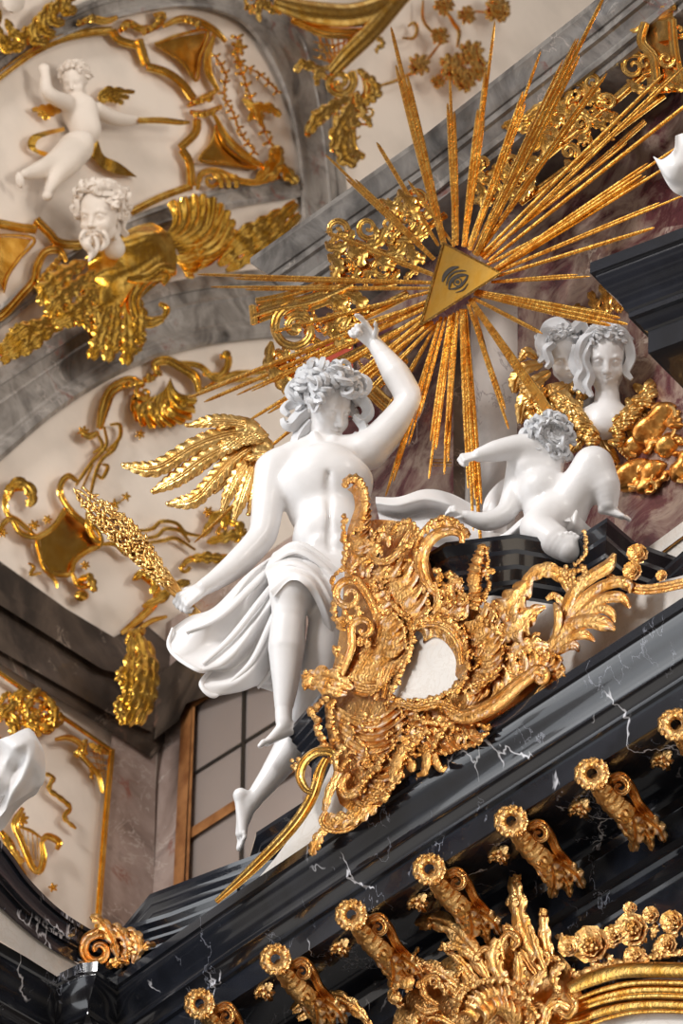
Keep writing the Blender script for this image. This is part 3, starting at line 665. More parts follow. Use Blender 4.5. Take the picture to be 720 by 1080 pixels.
# concave black pediment at lower left
zl = float((EYE+ray(0, 888)*24.0)[2]); 
ct2 = thing('side_pediment', 'curved black veined marble pediment sweeping down at lower left', 'pediment', (EYE+ray(60, 1000)*24.5))
PL = Pl(150, 1010, 24.75, -47)
m = M(PL.T)
G = []
E0 = cr([(-60, 838, 0, 0), (0, 886, 0, 0), (30, 926, 0, 0), (62, 958, 0, 0), (95, 980, 0, 0), (125, 997, 0, 0), (152, 1008, 0, 0)], 40)
E1 = cr([(-60, 905, 0, 0), (0, 957, 0, 0), (20, 975, 0, 0), (45, 995, 0, 0), (66, 1008, 0, 0), (84, 1016, 0, 0), (104, 1022, 0, 0)], 40)
prf = [(0, 0), (0, 16), (.10, 16), (.12, 12), (.3, 9), (.45, 11), (.5, 15), (.55, 11), (.62, 11), (.66, 6), (.85, 3), (.9, 6), (1, 6), (1, 0)]
G = np.array([[(*(E0[i, :2]*(1-v)+E1[i, :2]*v), h) for v, h in prf] for i in range(40)]); m.sheet(G, 25); mk('pediment_moulding', m, BLACK, ct2)
m = M(PL.T); poly(m, [(-60, 900), (0, 950), (45, 990), (84, 1018), (60, 1030), (0, 992), (-60, 960)], -25, 1); mk('pediment_field', m, WHITEMARB, ct2)
# big black cornice block at upper right, much nearer, its end turned to the viewer
K = Pl(622, 278, 22.2, TH); zk = float(K.T([(622, 278, 0)])[0][2])
pk = [onz(760, 560, zk), onz(622, 277, zk), onz(840, 205, zk)]
p1 = onz(622, 277, zk); dR = onz(730, 236, zk)-p1; dR /= np.linalg.norm(dR)
dL = onz(728, 470, zk)-p1
path = [p1+np.array([dR[0]*.2+.9, .75+.4, 0]), p1, p1+dR*2.0]
path[0] = p1+np.array([.62, .85, 0])
pr = [(0, 0), (0, -.05), (-.015, -.055)]+cyma(-.015, -.06, -.09, -.20, -.03, 16)+[(-.10, -.205), (-.10, -.23), (-.115, -.235)]+arc(-.115, -.235, -.14, -.275, .01, 6)+[(-.15, -.28), (-.15, -.38), (-.165, -.385), (-.30, -.40), (-.31, -.53), (-.41, -.56), (-.42, -.72), (-.6, -.8), (-.6, -1.5)]
m = M(); mould(m, path, pr); tag(mk('side_cornice', m, BLACKPLAIN, sharp=32), 'glossy black marble cornice corner jutting in at the right edge', 'cornice')
# white sloping moulding with a gilt line
Wm = Pl(700, 575, 23.9, TH); m = M(Wm.T)
barp(m, (668, 596), (760, 528), 12, -10, 6); t_ = thing('sloping_moulding', 'white marble sloping moulding with a thin gilt line at the right edge', 'moulding', Wm.T([(700, 600, 0)])[0]); mk('moulding_body', m, WHITEMARB, t_)
m = M(Wm.T); barp(m, (672, 612), (760, 543), 28, -14, -2); mk('moulding_base', m, WHITEMARB, t_)
m = M(Wm.T); sweep(m, [(667, 606, 2, 1.5), (760, 535, 2, 1.5)]); mk('gilt_line', m, G_CART, t_)
# ============================================================= the seated angel
FA = Fig(345, 560, 24.75, .55); J = FA.J; s = FA.s
ang = thing('angel_statue', 'white seated angel statue with one arm raised and one gilded wing, pointing up', 'statue', FA.T([(300, 800, 0)])[0])
S = Sculpt(); k = 7*s
def E(x, y, h, r, R=None, k_=None, op='+', f=FA, SS=None): (SS or S).ell(f.J(x, y, h), np.array(r, float)*f.s, R, (k_ or 7)*f.s, op)
def CH(pts, k_=7, op='+', f=FA, SS=None): (SS or S).chain(f.C(pts), k_*f.s, op)
E(345, 522, 0, (46, 56, 32), eul(0, 0, 4)); E(348, 572, 2, (40, 46, 29), None, 14); E(345, 612, 4, (46, 32, 34), None, 12)
E(322, 508, 22, (27, 20, 12), eul(0, -14, 8), 12); E(368, 505, 21, (25, 20, 12), eul(0, 14, -8), 12)
E(337, 556, 27, (10, 9, 4), None, 8); E(357, 556, 27, (10, 9, 4), None, 8); E(337, 577, 27, (10, 10, 4), None, 8); E(357, 577, 27, (10, 10, 4), None, 8)
CH([(346, 500, 39.3, 1.2), (347, 530, 36, 1.2), (348, 590, 33.5, 1)], 8, '-'); E(348, 592, 33, (2.4, 3, 3), None, 3, '-')
CH([(300, 488, 0, 18), (320, 480, -4, 19), (352, 478, -4, 19), (386, 476, -2, 19)], 12)
CH([(312, 489, 12, 5), (338, 486, 16, 4)], 7); CH([(350, 484, 16, 4), (378, 472, 14, 5)], 7)
CH([(330, 488, -8, 20), (334, 466, -12, 15), (338, 446, -12, 15)], 9)
CH([(331, 458, 12, 4), (342, 486, 18, 3.5)], 6); CH([(352, 462, 12, 3), (345, 486, 18, 3)], 6)
# arm holding the sheaf (hanging) and the raised arm
CH([(288, 496, 0, 20), (283, 525, 2, 17.5), (279, 556, 8, 15.5), (273, 570, 10, 15), (252, 593, 18, 14.5), (230, 610, 24, 11), (214, 620, 28, 8.5)], 9)
CH([(390, 474, 0, 20), (412, 452, 4, 18.5), (431, 427, 8, 16.5), (428, 413, 10, 15), (417, 394, 12, 15), (404, 375, 14, 10.5), (396, 364, 15, 8.6)], 9)
hand(S, J(213, 621, 28), (-.80, -.50, .20), (-.35, .60, .70), 46*s, 1, (48, 55, 62, 68), 4, 42, 2.2*s)
hand(S, J(394, 362, 15), (-.66, .74, .05), (.35, .45, -.85), 43*s, -1, (18, 75, 80, 70), 8, 62, 2.2*s)
# legs
CH([(328, 612, 14, 30), (316, 622, 45, 25), (308, 624, 56, 22)], 12)
CH([(307, 627, 56, 20.5), (304, 653, 53, 17.5), (302, 683, 48, 19.2), (301, 722, 44, 13.5), (299, 748, 41, 9), (299, 760, 40, 8.5)], 9); E(306, 620, 68, (14, 15, 9), None, 10)
foot(S, J(300, 763, 40), (-.86, -.34, .35), (.1, -1, .25), 50*s, 1)
CH([(358, 616, 4, 30), (352, 640, 26, 26), (346, 660, 26, 21), (338, 700, 14, 19), (326, 745, 4, 19), (308, 786, -2, 18), (285, 820, -4, 12.5), (268, 842, -4, 9)], 9)
foot(S, J(265, 846, -4), (.10, -1, .10), (-1, -.12, .3), 62*s, 1)
HA = 70*s; RH = hframe((.56, -.22, .80), (.24, 1, .10)); cH = J(345, 431, 4)
head(S, cH, HA, RH)
m = S.mesh(.0065, [(cH, .165, .0030), (J(380, 345, 15), .10, .0032), (J(198, 634, 30), .10, .0032), (J(268, 872, -4), .145, .0036), (J(284, 776, 44), .12, .0036)])
mk('body', m, STATUE, ang, sharp=0)
PH = lambda x, y, z: cH+RH@(np.array([x, y, z])*HA)
m = MC()
strands(m, PH, HA, 34, .040, 3, 60, 108, .12, .085, 3, .10)
for (pts) in ([(330, 415, 20, 4), (316, 420, 14, 5), (306, 412, 12, 4.5), (312, 402, 12, 3.5), (320, 406, 14, 2)], [(328, 430, 10, 4), (315, 440, 10, 5), (306, 450, 12, 4.5), (300, 448, 14, 3), (298, 442, 14, 2)], [(326, 445, 4, 4), (316, 458, 6, 4.5), (312, 468, 8, 3.5), (318, 474, 8, 2)], [(360, 408, 20, 4), (375, 400, 16, 5), (386, 404, 14, 4.5), (384, 414, 14, 3), (377, 412, 15, 2)], [(372, 415, 18, 4), (384, 424, 12, 5), (388, 436, 10, 4.5), (380, 444, 12, 3), (374, 438, 14, 2)], [(340, 405, 24, 4), (330, 396, 18, 5), (318, 398, 14, 4.5), (314, 404, 12, 2.5)], [(352, 402, 26, 4), (354, 392, 18, 5), (366, 392, 16, 4), (370, 399, 18, 2.5)], [(376, 440, 10, 4), (384, 452, 8, 4), (380, 460, 8, 3), (373, 458, 10, 2)], [(322, 424, 12, 4), (308, 426, 8, 4.5), (300, 432, 8, 3.5), (304, 438, 10, 2)]):
    tube3(m, FA.C(pts, 1.3), 16, 18, 1, .22)
S2 = Sculpt(); S2.ell(PH(0, .15, -.09), np.array([.36, .39, .42])*HA, RH, .01); S2.ell(PH(0, .0, .30), np.array([.26, .36, .30])*HA, RH, .03, '-')
q = S2.mesh(.007); m.V += q.V; m.F += [tuple(i+m.n for i in f) for f in q.F]; m.n += q.n
mk('hair', m, HAIRM, ang, 'curly grey-white hair')
m = M(FA.T)
cloth(m, [[(300, 578, 25), (262, 604, 30), (226, 640, 30), (200, 650, 36), (182, 662, 30)], [(303, 584, 40), (270, 614, 44), (238, 648, 42), (208, 664, 34), (178, 680, 26)],
 [(306, 592, 34), (276, 628, 28), (250, 662, 20), (222, 684, 34), (188, 694, 34)], [(308, 598, 50), (282, 638, 48), (258, 676, 42), (236, 700, 40), (212, 708, 40)], [(310, 602, 44), (288, 644, 30), (268, 684, 18), (244, 706, 12), (221, 706, 14)],
 [(312, 606, 56), (293, 650, 44), (274, 694, 34), (250, 718, 36), (210, 724, 34)], [(314, 608, 48), (298, 655, 26), (282, 700, 18), (262, 726, 22), (226, 735, 28)], [(318, 612, 40), (306, 662, 10), (298, 706, 0), (284, 722, 4), (238, 716, 10)], [(324, 616, 30), (322, 672, -4), (320, 716, -14), (312, 729, -15), (292, 731, -12)]], 100, 60, 4, fold=6.5, nf=5, along=1)
cloth(m, [[(288, 583, 30), (312, 571, 40), (340, 587, 44), (364, 607, 43), (378, 630, 36)], [(283, 592, 42), (312, 580, 52), (340, 597, 56), (360, 620, 56), (374, 646, 45)], [(280, 598, 46), (310, 587, 48), (337, 603, 54), (355, 628, 53), (370, 654, 40)],
 [(280, 604, 60), (308, 592, 66), (334, 606, 71), (350, 632, 68), (364, 662, 45)], [(282, 611, 65), (306, 600, 71), (330, 609, 74), (346, 636, 66), (358, 668, 37)], [(284, 620, 78), (306, 603, 88), (328, 612, 91), (342, 638, 74), (352, 672, 38)], [(288, 630, 76), (306, 612, 89), (322, 618, 91), (336, 642, 64), (346, 676, 30)]], 80, 50, 4)
for f_, r_ in (([(302, 584, 40), (268, 616, 46), (232, 650, 44), (196, 666, 36)], 4), ([(304, 594, 42), (274, 634, 44), (244, 672, 40), (214, 700, 42)], 3.6), ([(308, 602, 50), (288, 650, 44), (266, 696, 34), (240, 722, 34)], 3.2), ([(314, 608, 44), (302, 660, 24), (288, 704, 16), (272, 726, 14)], 2.6), ([(182, 662, 30), (178, 680, 27), (188, 694, 34), (210, 707, 42), (222, 706, 20), (212, 722, 34), (226, 734, 32), (240, 718, 16)], 2.6),
  ([(284, 596, 42), (312, 581, 54), (342, 598, 54), (364, 626, 42)], 3.4), ([(283, 606, 54), (308, 594, 68), (334, 608, 68), (352, 638, 52), (366, 664, 20)], 3.2), ([(290, 586, 30), (314, 573, 42), (342, 589, 44), (368, 612, 36)], 2.6), ([(286, 618, 66), (306, 604, 82), (328, 612, 84), (343, 642, 60)], 2.6)):
    n_ = len(f_); sweep(m, [(x, y, h, r_*(.5 if i in (0, n_-1) else 1)) for i, (x, y, h) in enumerate(f_)], ROUND12, .8, 2)
mk('drapery', m, STATUE, ang, 'white loincloth flying out to the left in deep folds')
# wing
wg = None
m = M(FA.T)
for c in ((262, 452, -12), (270, 460, -12), (276, 470, -14), (254, 450, -12)): blob(m, c, (14, 11, 8), 30, .1, (12, 9))
for i in range(30):
    a = (i*.618) % 1; x = 240+44*a; y = 446+((i*.37) % 1)*26+10*a
    leaf(m, [(x+6, y+1, -4, 2), (x-3, y+3, -1, 4.5), (x-12, y+6, -6, 1)], 2, 7, .4, .4, 1.5)
wg = mk('wing', m, G_WING, ang, 'gilded feathered wing', sharp=50)
FE = [([(268, 450), (250, 445), (225, 444), (197, 449)], 7), ([(270, 455), (238, 458), (205, 470), (165, 493), (130, 491)], 9.5), ([(270, 460), (240, 470), (215, 484), (190, 502), (161, 519)], 9.5), ([(272, 466), (245, 484), (225, 506), (205, 526), (177, 532)], 9), ([(272, 472), (256, 492), (243, 516), (234, 539)], 7), ([(274, 474), (264, 498), (255, 524), (247, 548)], 7.5), ([(278, 474), (272, 500), (268, 524), (262, 543)], 6), ([(268, 464), (232, 478), (200, 500), (176, 508)], 6), ([(270, 470), (250, 488), (236, 506), (226, 520)], 5.5)]
for i, (p, w) in enumerate(FE):
    n = len(p); pp = [(x, y, -10-i*1.3+6*math.sin(math.pi*j/(n-1)), w*(.55 if j == 0 else 1.0 if j < n-1 else .25)) for j, (x, y) in enumerate(p)]
    m = M(FA.T); leaf(m, pp, 13 if n > 4 else 9, 11, .5, .8, 2.5, .16, rip=.06); sweep(m, [(x, y, h+w*.35, 1.3) for x, y, h, w in pp], step=4); 
    x, y, h, _ = pp[-1]; blob(m, (x, y-1, h+1), (3, 2.5, 2.5)); mk('feather', m, G_WING, wg)
# the second wing seen behind the head and arm is only its shoulder edge
# wheat sheaf ------------------------------------------------------------------
sh = thing('wheat_sheaf', 'gilded sheaf of wheat held in the seated angel\'s lowered hand', 'sheaf', FA.T([(205, 648, 30)])[0])
ax = [(83, 514), (110, 543), (137, 568), (162, 598), (182, 621), (208, 648)]
axc = cr([(*p, 0, 0) for p in ax], 60)
for e_ in range(13):
    m = M(FA.T); off = (e_-6)/6; st = int((e_*7) % 17)
    rows = []
    for i in range(st, 46, 1):
        x, y = axc[i, :2]; w = 13*math.sin(math.pi*min(1, (i+5)/52))**.7; nx, ny = .72, -.70
        cx, cy = x+nx*w*off, y+ny*w*off; ch = 32+9*math.cos(off*1.5)+RNG.uniform(-2, 2)
        if i % 2 == e_ % 2 or abs(off) > .8:
            a = RNG.uniform(-25, 25)+(RNG.choice([-30, 30])); blob(m, (cx+RNG.uniform(-1.5, 1.5), cy+RNG.uniform(-1.5, 1.5), ch), (4.4, 1.7, 1.9), 47+180+a, .05, (7, 5))
    sweep(m, [(axc[i, 0]+.72*13*math.sin(math.pi*min(1, (i+5)/52))**.7*off*.9, axc[i, 1]-.70*13*math.sin(math.pi*min(1, (i+5)/52))**.7*off*.9, 30, .9) for i in range(st, 50, 4)], step=5)
    mk('wheat_ear', m, G_WING, sh)
m = M(FA.T)
for i in range(7):
    o = (i-3)*1.2; sweep(m, [(168+o*1.6, 604-o*1.6, 26, 1.3), (184+o, 622-o, 20, 1.3), (196+o*.6, 635-o*.6, 14+abs(o), 1.3), (207+o*1.1, 650-o, 14, 1.3)], step=4)
mk('stalks', m, G_WING, sh)
# ============================================================= the reclining putto
FP = Fig(590, 560, 23.9, .55)
pu = thing('putto_statue', 'white reclining putto on the black pedestal, arm stretched left and one knee raised', 'statue', FP.T([(580, 570, 0)])[0])
S = Sculpt(); f = FP
E(566, 492, 0, (29, 24, 20), eul(0, 0, -25), 8, f=f); E(572, 519, 4, (27, 27, 23), None, 12, f=f); E(584, 545, 2, (32, 22, 23), None, 10, f=f)
E(556, 492, 15, (12, 9, 6), None, 8, f=f); E(578, 488, 14, (12, 9, 6), None, 8, f=f); E(570, 521, 27, (1.8, 2, 2.5), None, 3, '-', f=f)
CH([(583, 477, 6, 16), (560, 472, 14, 15), (543, 472, 18, 13.5), (522, 476, 22, 11.5), (505, 480, 25, 7.5)], 7, f=f)
hand(S, f.J(504, 480, 25), (-1, -.22, .15), (0, .9, .45), 32*f.s, 1, (60, 75, 85, 90), 3, 30, 1.6*f.s)
CH([(548, 492, -4, 14), (541, 520, -6, 12), (533, 541, -2, 11.5), (512, 550, 4, 10.5), (492, 545, 8, 7)], 7, f=f)
hand(S, f.J(491, 544, 8), (-.85, .45, .2), (.3, .85, .4), 28*f.s, -1, (30, 40, 45, 50), 10, 45, 1.6*f.s)
CH([(592, 543, 6, 24), (612, 512, 18, 21.5), (625, 492, 24, 20)], 9, f=f); CH([(626, 492, 24, 19.5), (637, 512, 24, 17), (641, 530, 20, 11)], 9, f=f)
foot(S, f.J(641, 533, 20), (.95, -.25, .25), (0, -1, .2), 34*f.s, 1, .2, 1.3)
CH([(582, 548, 10, 24), (571, 556, 34, 22), (570, 562, 42, 20.5), (583, 571, 52, 18.5), (597, 580, 58, 13)], 9, f=f)
E(601, 582, 62, (9, 11, 8), None, 5, f=f); E(600, 570, 66, (10, 6, 6), None, 5, f=f)
for i_, (tx, ty, tr) in enumerate(((592, 566, 3.6), (597.5, 563.5, 2.9), (602, 563, 2.7), (606, 564.5, 2.5), (609.5, 567, 2.3))): E(tx, ty, 70, (tr, tr*1.2, tr), None, 1.2, f=f)
HP = 50*f.s; RP = hframe((-.30, .55, -.2), (.15, .35, .9)); cP = f.J(575, 463, 2); PP = lambda x, y, z: cP+RP@(np.array([x, y, z])*HP)
CH([(578, 480, -2, 13), (575, 466, -2, 12)], 6, f=f); head(S, cP, HP, RP, child=1)
m = S.mesh(.0062, [(f.J(490, 487, 25), .07, .003), (f.J(480, 537, 10), .075, .003), (f.J(655, 542, 25), .09, .0034), (f.J(600, 583, 58), .085, .0034), (cP, .115, .0035)])
mk('body', m, STATUE, pu, sharp=0)
m = MC(); strands(m, PP, HP, 26, .045, 5, 70, 118, .12, .085, 3, .06)
for p in ([(560, 452, 14, 3.5), (552, 456, 16, 4), (549, 463, 16, 2.5)], [(590, 452, 14, 3.5), (597, 458, 14, 4), (601, 465, 14, 2)], [(570, 442, 16, 4), (580, 440, 14, 4.5), (590, 444, 12, 3)]): tube3(m, f.C(p), 16, 14, 1, .22)
mk('hair', m, HAIRM, pu, 'curly grey-white hair')
m = M(f.T)
cloth(m, [[(598, 530, 28), (575, 533, 34), (552, 545, 30), (532, 562, 18), (514, 570, 10)], [(600, 538, 34), (574, 540, 42), (552, 552, 32), (536, 566, 20), (522, 571, 10)], [(600, 544, 30), (574, 544, 34), (556, 556, 22), (542, 568, 12), (530, 571, 6)],
 [(602, 550, 38), (578, 550, 44), (560, 560, 30), (550, 569, 14), (540, 571, 6)]], 40, 40, 3)
cloth(m, [[(604, 530, 30), (612, 545, 26), (622, 556, 14), (632, 562, 6)], [(598, 536, 32), (604, 552, 30), (610, 562, 18), (618, 566, 8)], [(592, 538, 30), (592, 556, 28), (596, 566, 20), (604, 568, 12)]], 30, 24, 3, fold=2, nf=3)
mk('drapery', m, STATUE, pu, 'thin white cloth over the lap')
# the cloth spread between angel and putto
FD = Fig(450, 545, 24.55, .5)
m = M(FD.T)
cloth(m, [[(396, 524, 6), (420, 524, 14), (448, 516, 4), (474, 520, -4), (502, 534, -4)], [(396, 530, 18), (420, 534, 24), (450, 528, 16), (478, 534, 14), (504, 548, 8)], [(398, 540, 8), (425, 545, -12), (452, 540, -14), (478, 546, -6), (506, 558, 4)],
 [(400, 548, 20), (428, 552, 16), (455, 556, 22), (480, 562, 18), (508, 572, 14)], [(404, 566, 12), (430, 570, 12), (455, 576, 14), (480, 580, 12), (508, 584, 10)]], 60, 60, 4, fold=1.5, nf=2)
cloth(m, [[(508, 560, 4), (510, 530, 2), (522, 512, -4), (538, 500, -8)], [(520, 562, 10), (522, 534, 12), (532, 518, 6), (544, 504, 0)], [(534, 562, 4), (536, 540, 2), (544, 524, -4), (552, 510, -8)]], 40, 30, 4, fold=2, nf=2)
tag(mk('white_drapery', m, STATUE), 'white hollow-folded drapery lying between the angel\'s waist and the putto\'s hand', 'drapery')
# ============================================================= the two winged cherub heads
FH = Fig(620, 400, 24.7, .5)
def cherub(name, label, x, y, H, fwd_, up_, smile, neck, hairn, seedv, cap, extra, bust=None):
    t = thing(name, label, 'statue', FH.T([(x, y+50, 0)])[0]); c = FH.J(x, y, neck[0][2]+14); R = hframe(fwd_, up_); S = Sculpt()
    S.chain(FH.C(neck), 8*FH.s)
    if bust: 
        for b in bust: S.ell(FH.J(*b[0]), np.array(b[1], float)*FH.s, None, 9*FH.s)
    head(S, c, H*FH.s, R, smile=smile, child=.5)
    mk('body', S.mesh(.007, [(c, H*FH.s*.62, .0028)]), STATUE, t, sharp=0)
    P = lambda a, b, d: c+R@(np.array([a, b, d])*H*FH.s)
    m = MC(); strands(m, P, H*FH.s, 40, .030, seedv, 50, 104, .07, .030, 2, .01)
    S2 = Sculpt(); S2.ell(P(0, .16, -.09), np.array([.37, .38, .43])*H*FH.s, R, .01); S2.ell(P(0, -.10, .33), np.array([.26, .34, .30])*H*FH.s, R, .03, '-')
    q = S2.mesh(.007); m.V += q.V; m.F += [tuple(i+m.n for i in f_) for f_ in q.F]; m.n += q.n
    for p in extra: tube3(m, FH.C(p, 1.15), 16, 20, 1, .22)
    mk('hair', m, HAIRM, t, 'wavy parted hair'); return t
ch1 = cherub('cherub_bust', 'white smiling winged cherub bust facing the viewer, the front one of two at right', 639, 378, 66, (.0, -.16, 1), (.04, 1, .1), 1, [(640, 392, -10, 12.5), (640, 412, -10, 12.5), (640, 432, -8, 15), (639, 442, -6, 18)], 60, 8,
  lambda v: v[2] < .35 or v[1] > .62, [[(626, 352, 30, 4), (616, 360, 26, 5), (612, 375, 20, 5.5), (616, 390, 16, 5), (610, 402, 12, 4.5), (617, 414, 12, 2)], [(622, 362, 26, 3.5), (615, 380, 20, 5), (621, 396, 14, 5), (618, 408, 12, 4), (624, 418, 12, 2)], [(652, 352, 30, 4), (662, 362, 22, 5), (665, 378, 16, 5), (660, 392, 10, 4), (666, 400, 8, 2)], [(636, 347, 32, 3), (624, 350, 28, 4.5), (617, 358, 22, 4)], [(644, 347, 32, 3), (656, 350, 28, 4.5), (663, 360, 20, 4)], [(610, 365, 12, 5), (606, 385, 8, 5), (612, 400, 6, 4), (606, 412, 6, 2)]],
  bust=[((638, 440, -4), (30, 15, 15)), ((637, 450, 2), (20, 14, 12))])
ch2 = cherub('cherub_bust', 'white curly-haired cherub head leaning in behind the front bust, looking down right', 594, 373, 60, (.16, -.30, .92), (-.32, 1, .1), .6, [(598, 384, -32, 11), (604, 405, -34, 12), (612, 425, -34, 16)], 70, 9,
  lambda v: v[2] < .4 or v[1] > .5, [[(590, 350, 12, 4), (576, 350, 8, 5), (569, 362, 4, 5), (574, 374, 4, 4), (568, 382, 2, 2)], [(600, 346, 14, 4), (590, 340, 10, 5), (578, 344, 6, 5), (571, 352, 4, 3)], [(604, 348, 14, 4), (612, 342, 8, 4.5), (618, 350, 4, 4)], [(584, 362, 12, 3), (576, 370, 8, 4), (580, 382, 6, 3), (576, 388, 4, 2)]])
# gilded wings round the busts
def wingset(parent, rootc, feathers, covs, name='wing', h0=-6):
    m = M(FH.T)
    for (x, y, h, a, L_) in covs:
        ca, sa = math.cos(math.radians(a)), math.sin(math.radians(a)); leaf(m, [(x, y, h, 3), (x+ca*L_*.5, y+sa*L_*.5, h+5, L_*.36), (x+ca*L_*.85, y+sa*L_*.85, h+2, L_*.34), (x+ca*L_, y+sa*L_, h-1, L_*.15)], 4, 9, .6, .35, 2.5, .10, rip=.06)
    w = mk(name, m, G_WING, parent, 'gilded feathered wing', sharp=50)
    for i, (p, wd) in enumerate(feathers):
        n = len(p); pp = [(x, y, h0-i+5*math.sin(math.pi*j/(n-1)), wd*(.6 if j == 0 else 1.0 if j < n-1 else .3)) for j, (x, y) in enumerate(p)]
        m = M(FH.T); leaf(m, pp, 8, 9, .5, .6, 2.5, .12, rip=.06); mk('feather', m, G_WING, w)
rs = np.random.RandomState(4)
cv = []
for i in range(110):      # collar of small feathers following a V round the bust
    u = i/109; side = -1 if i % 2 else 1
    x = 637+side*(4+u*38); y = 461-u*46+rs.uniform(-7, 9)+abs(side+1)*(-2); cv.append((x, y, 10-u*4+rs.uniform(-2, 2), (200+rs.uniform(-25, 25)) if side < 0 else (-15+rs.uniform(-25, 25)), rs.uniform(10, 17)))
wingset(ch1, None, [([(660, 420), (675, 436), (690, 462)], 8), ([(655, 440), (668, 455), (680, 478)], 8), ([(645, 455), (655, 468), (664, 484)], 7), ([(622, 455), (610, 466), (600, 478)], 7), ([(668, 405), (684, 420), (700, 445)], 7), ([(634, 462), (640, 474), (652, 488)], 7)], cv)
cv = [(rs.uniform(560, 612), rs.uniform(402, 450), rs.uniform(-16, -6), rs.uniform(60, 160), rs.uniform(11, 18)) for i in range(70)]
wingset(ch2, None, [([(580, 392), (564, 404), (552, 424), (548, 446)], 8), ([(590, 404), (574, 424), (566, 446), (562, 470)], 8), ([(600, 420), (590, 444), (582, 466), (580, 480)], 8), ([(572, 384), (556, 388), (545, 400), (542, 414)], 8), ([(612, 436), (604, 456), (596, 474)], 7), ([(566, 378), (556, 372), (548, 380)], 6)], cv, h0=-18)
# ============================================================= sunburst with the eye in the triangle
sb = thing('sunburst', 'gilded sunburst of straight rays round a triangle with an eye', 'sunburst', RAYP.T([(485, 340, 0)])[0])
RAYS = [  # inner x, y, tip x, y, width, relief
 (466, 250, 412, 28, 12, 4), (472, 250, 430, 190, 3, 0), (458, 252, 397, 150, 4, 2), (452, 268, 343, 163, 8, 3), (452, 288, 342, 246, 7, 3), (450, 298, 208, 291, 6, 3), (450, 304, 222, 304, 5, 0),
 (452, 308, 288, 350, 4, 2), (450, 318, 198, 420, 4.5, 4), (450, 322, 215, 424, 4, 0), (447, 326, 250, 418, 5, 4), (448, 332, 262, 446, 7, 1), (446, 338, 280, 478, 7, 3), (446, 344, 206, 574, 7, 0), (450, 344, 300, 462, 6, 2), (440, 322, 352, 352, 3, 0),
 (446, 346, 345, 440, 5, 0), (452, 348, 372, 430, 5, 3), (458, 346, 388, 470, 5, 0), (463, 342, 408, 524, 6, 3), (468, 342, 432, 470, 5, 0), (474, 340, 452, 505, 9, 3), (478, 338, 470, 500, 6, 0), (482, 336, 470, 470, 5, 4),
 (488, 334, 499, 560, 9, 3), (491, 334, 510, 592, 7, 0), (486, 334, 492, 470, 5, 2), (496, 328, 538, 452, 6, 3), (500, 326, 525, 420, 3, 0), (500, 322, 598, 462, 10, 4), (506, 318, 572, 352, 4, 2), (508, 310, 662, 342, 13, 4), (515, 312, 640, 330, 4, 0), (526, 297, 622, 290, 5, 3),
 (526, 286, 722, 204, 5, 2), (528, 280, 722, 150, 9, 5), (526, 284, 706, 172, 6, 1), (520, 276, 640, 214, 5, 0), (522, 270, 742, 96, 4, 0), (516, 268, 722, 68, 5, 4), (514, 266, 660, 150, 5, 0), (512, 264, 700, 78, 4, 2),
 (508, 262, 638, 76, 7, 3), (505, 262, 640, -10, 12, 6), (502, 260, 606, 40, 5, 0), (498, 256, 570, 54, 9, 3), (496, 254, 545, 120, 4, 0), (491, 252, 520, 22, 6, 0), (490, 252, 512, 80, 10, 3), (481, 250, 474, 80, 9, 3), (478, 252, 478, 150, 4, 0), (528, 290, 690, 240, 4, 0)]
for (x0, y0, x1, y1, w, hh) in RAYS:
    m = M(RAYP); dx, dy = x1-x0, y1-y0; Ln = math.hypot(dx, dy); ux, uy = dx/Ln, dy/Ln; nx, ny = -uy, ux
    xi, yi = x0-ux*8, y0-uy*8; k = 3 if w >= 8 else 2 if w >= 5 else 1
    for i in range(k):                 # a bundle of slim grooved bars of unequal length
        o = (i-(k-1)/2)*w/k*.62; e = 1-(.05+.22*((i*.618+x0*.13) % 1))*(k > 1 and i != k//2); sp = 1.5
        ww = w/k*.62
        P_ = [(xi+nx*o*.6, yi+ny*o*.6, hh+2, ww*.75), (x0+dx*e*.5+nx*o*sp, y0+dy*e*.5+ny*o*sp, hh+3, ww), (x0+dx*e*.93+nx*o*sp*1.2, y0+dy*e*.93+ny*o*sp*1.2, hh+3, ww*.8), (x0+dx*e+nx*o*sp*1.2, y0+dy*e+ny*o*sp*1.2, hh+2, .35)]
        sweep(m, P_, [(-1, -.2), (-.8, .5), (-.25, .25), (0, .9), (.25, .25), (.8, .5), (1, -.2), (0, -.7)], .9, 7)
    mk('ray', m, G_RAY, sb, sharp=25)
m = M(RAYP)
TRI = [(467, 256), (528, 288), (443, 343)]
poly(m, TRI, 2, 16); tri = mk('triangle', m, TRIG, sb, 'flat gilded triangle')
m = M(RAYP)
for (a, b) in zip(TRI, TRI[1:]+TRI[:1]): barp(m, a, b, 2.2, 14, 18)
mk('border', m, G_RAY, tri)
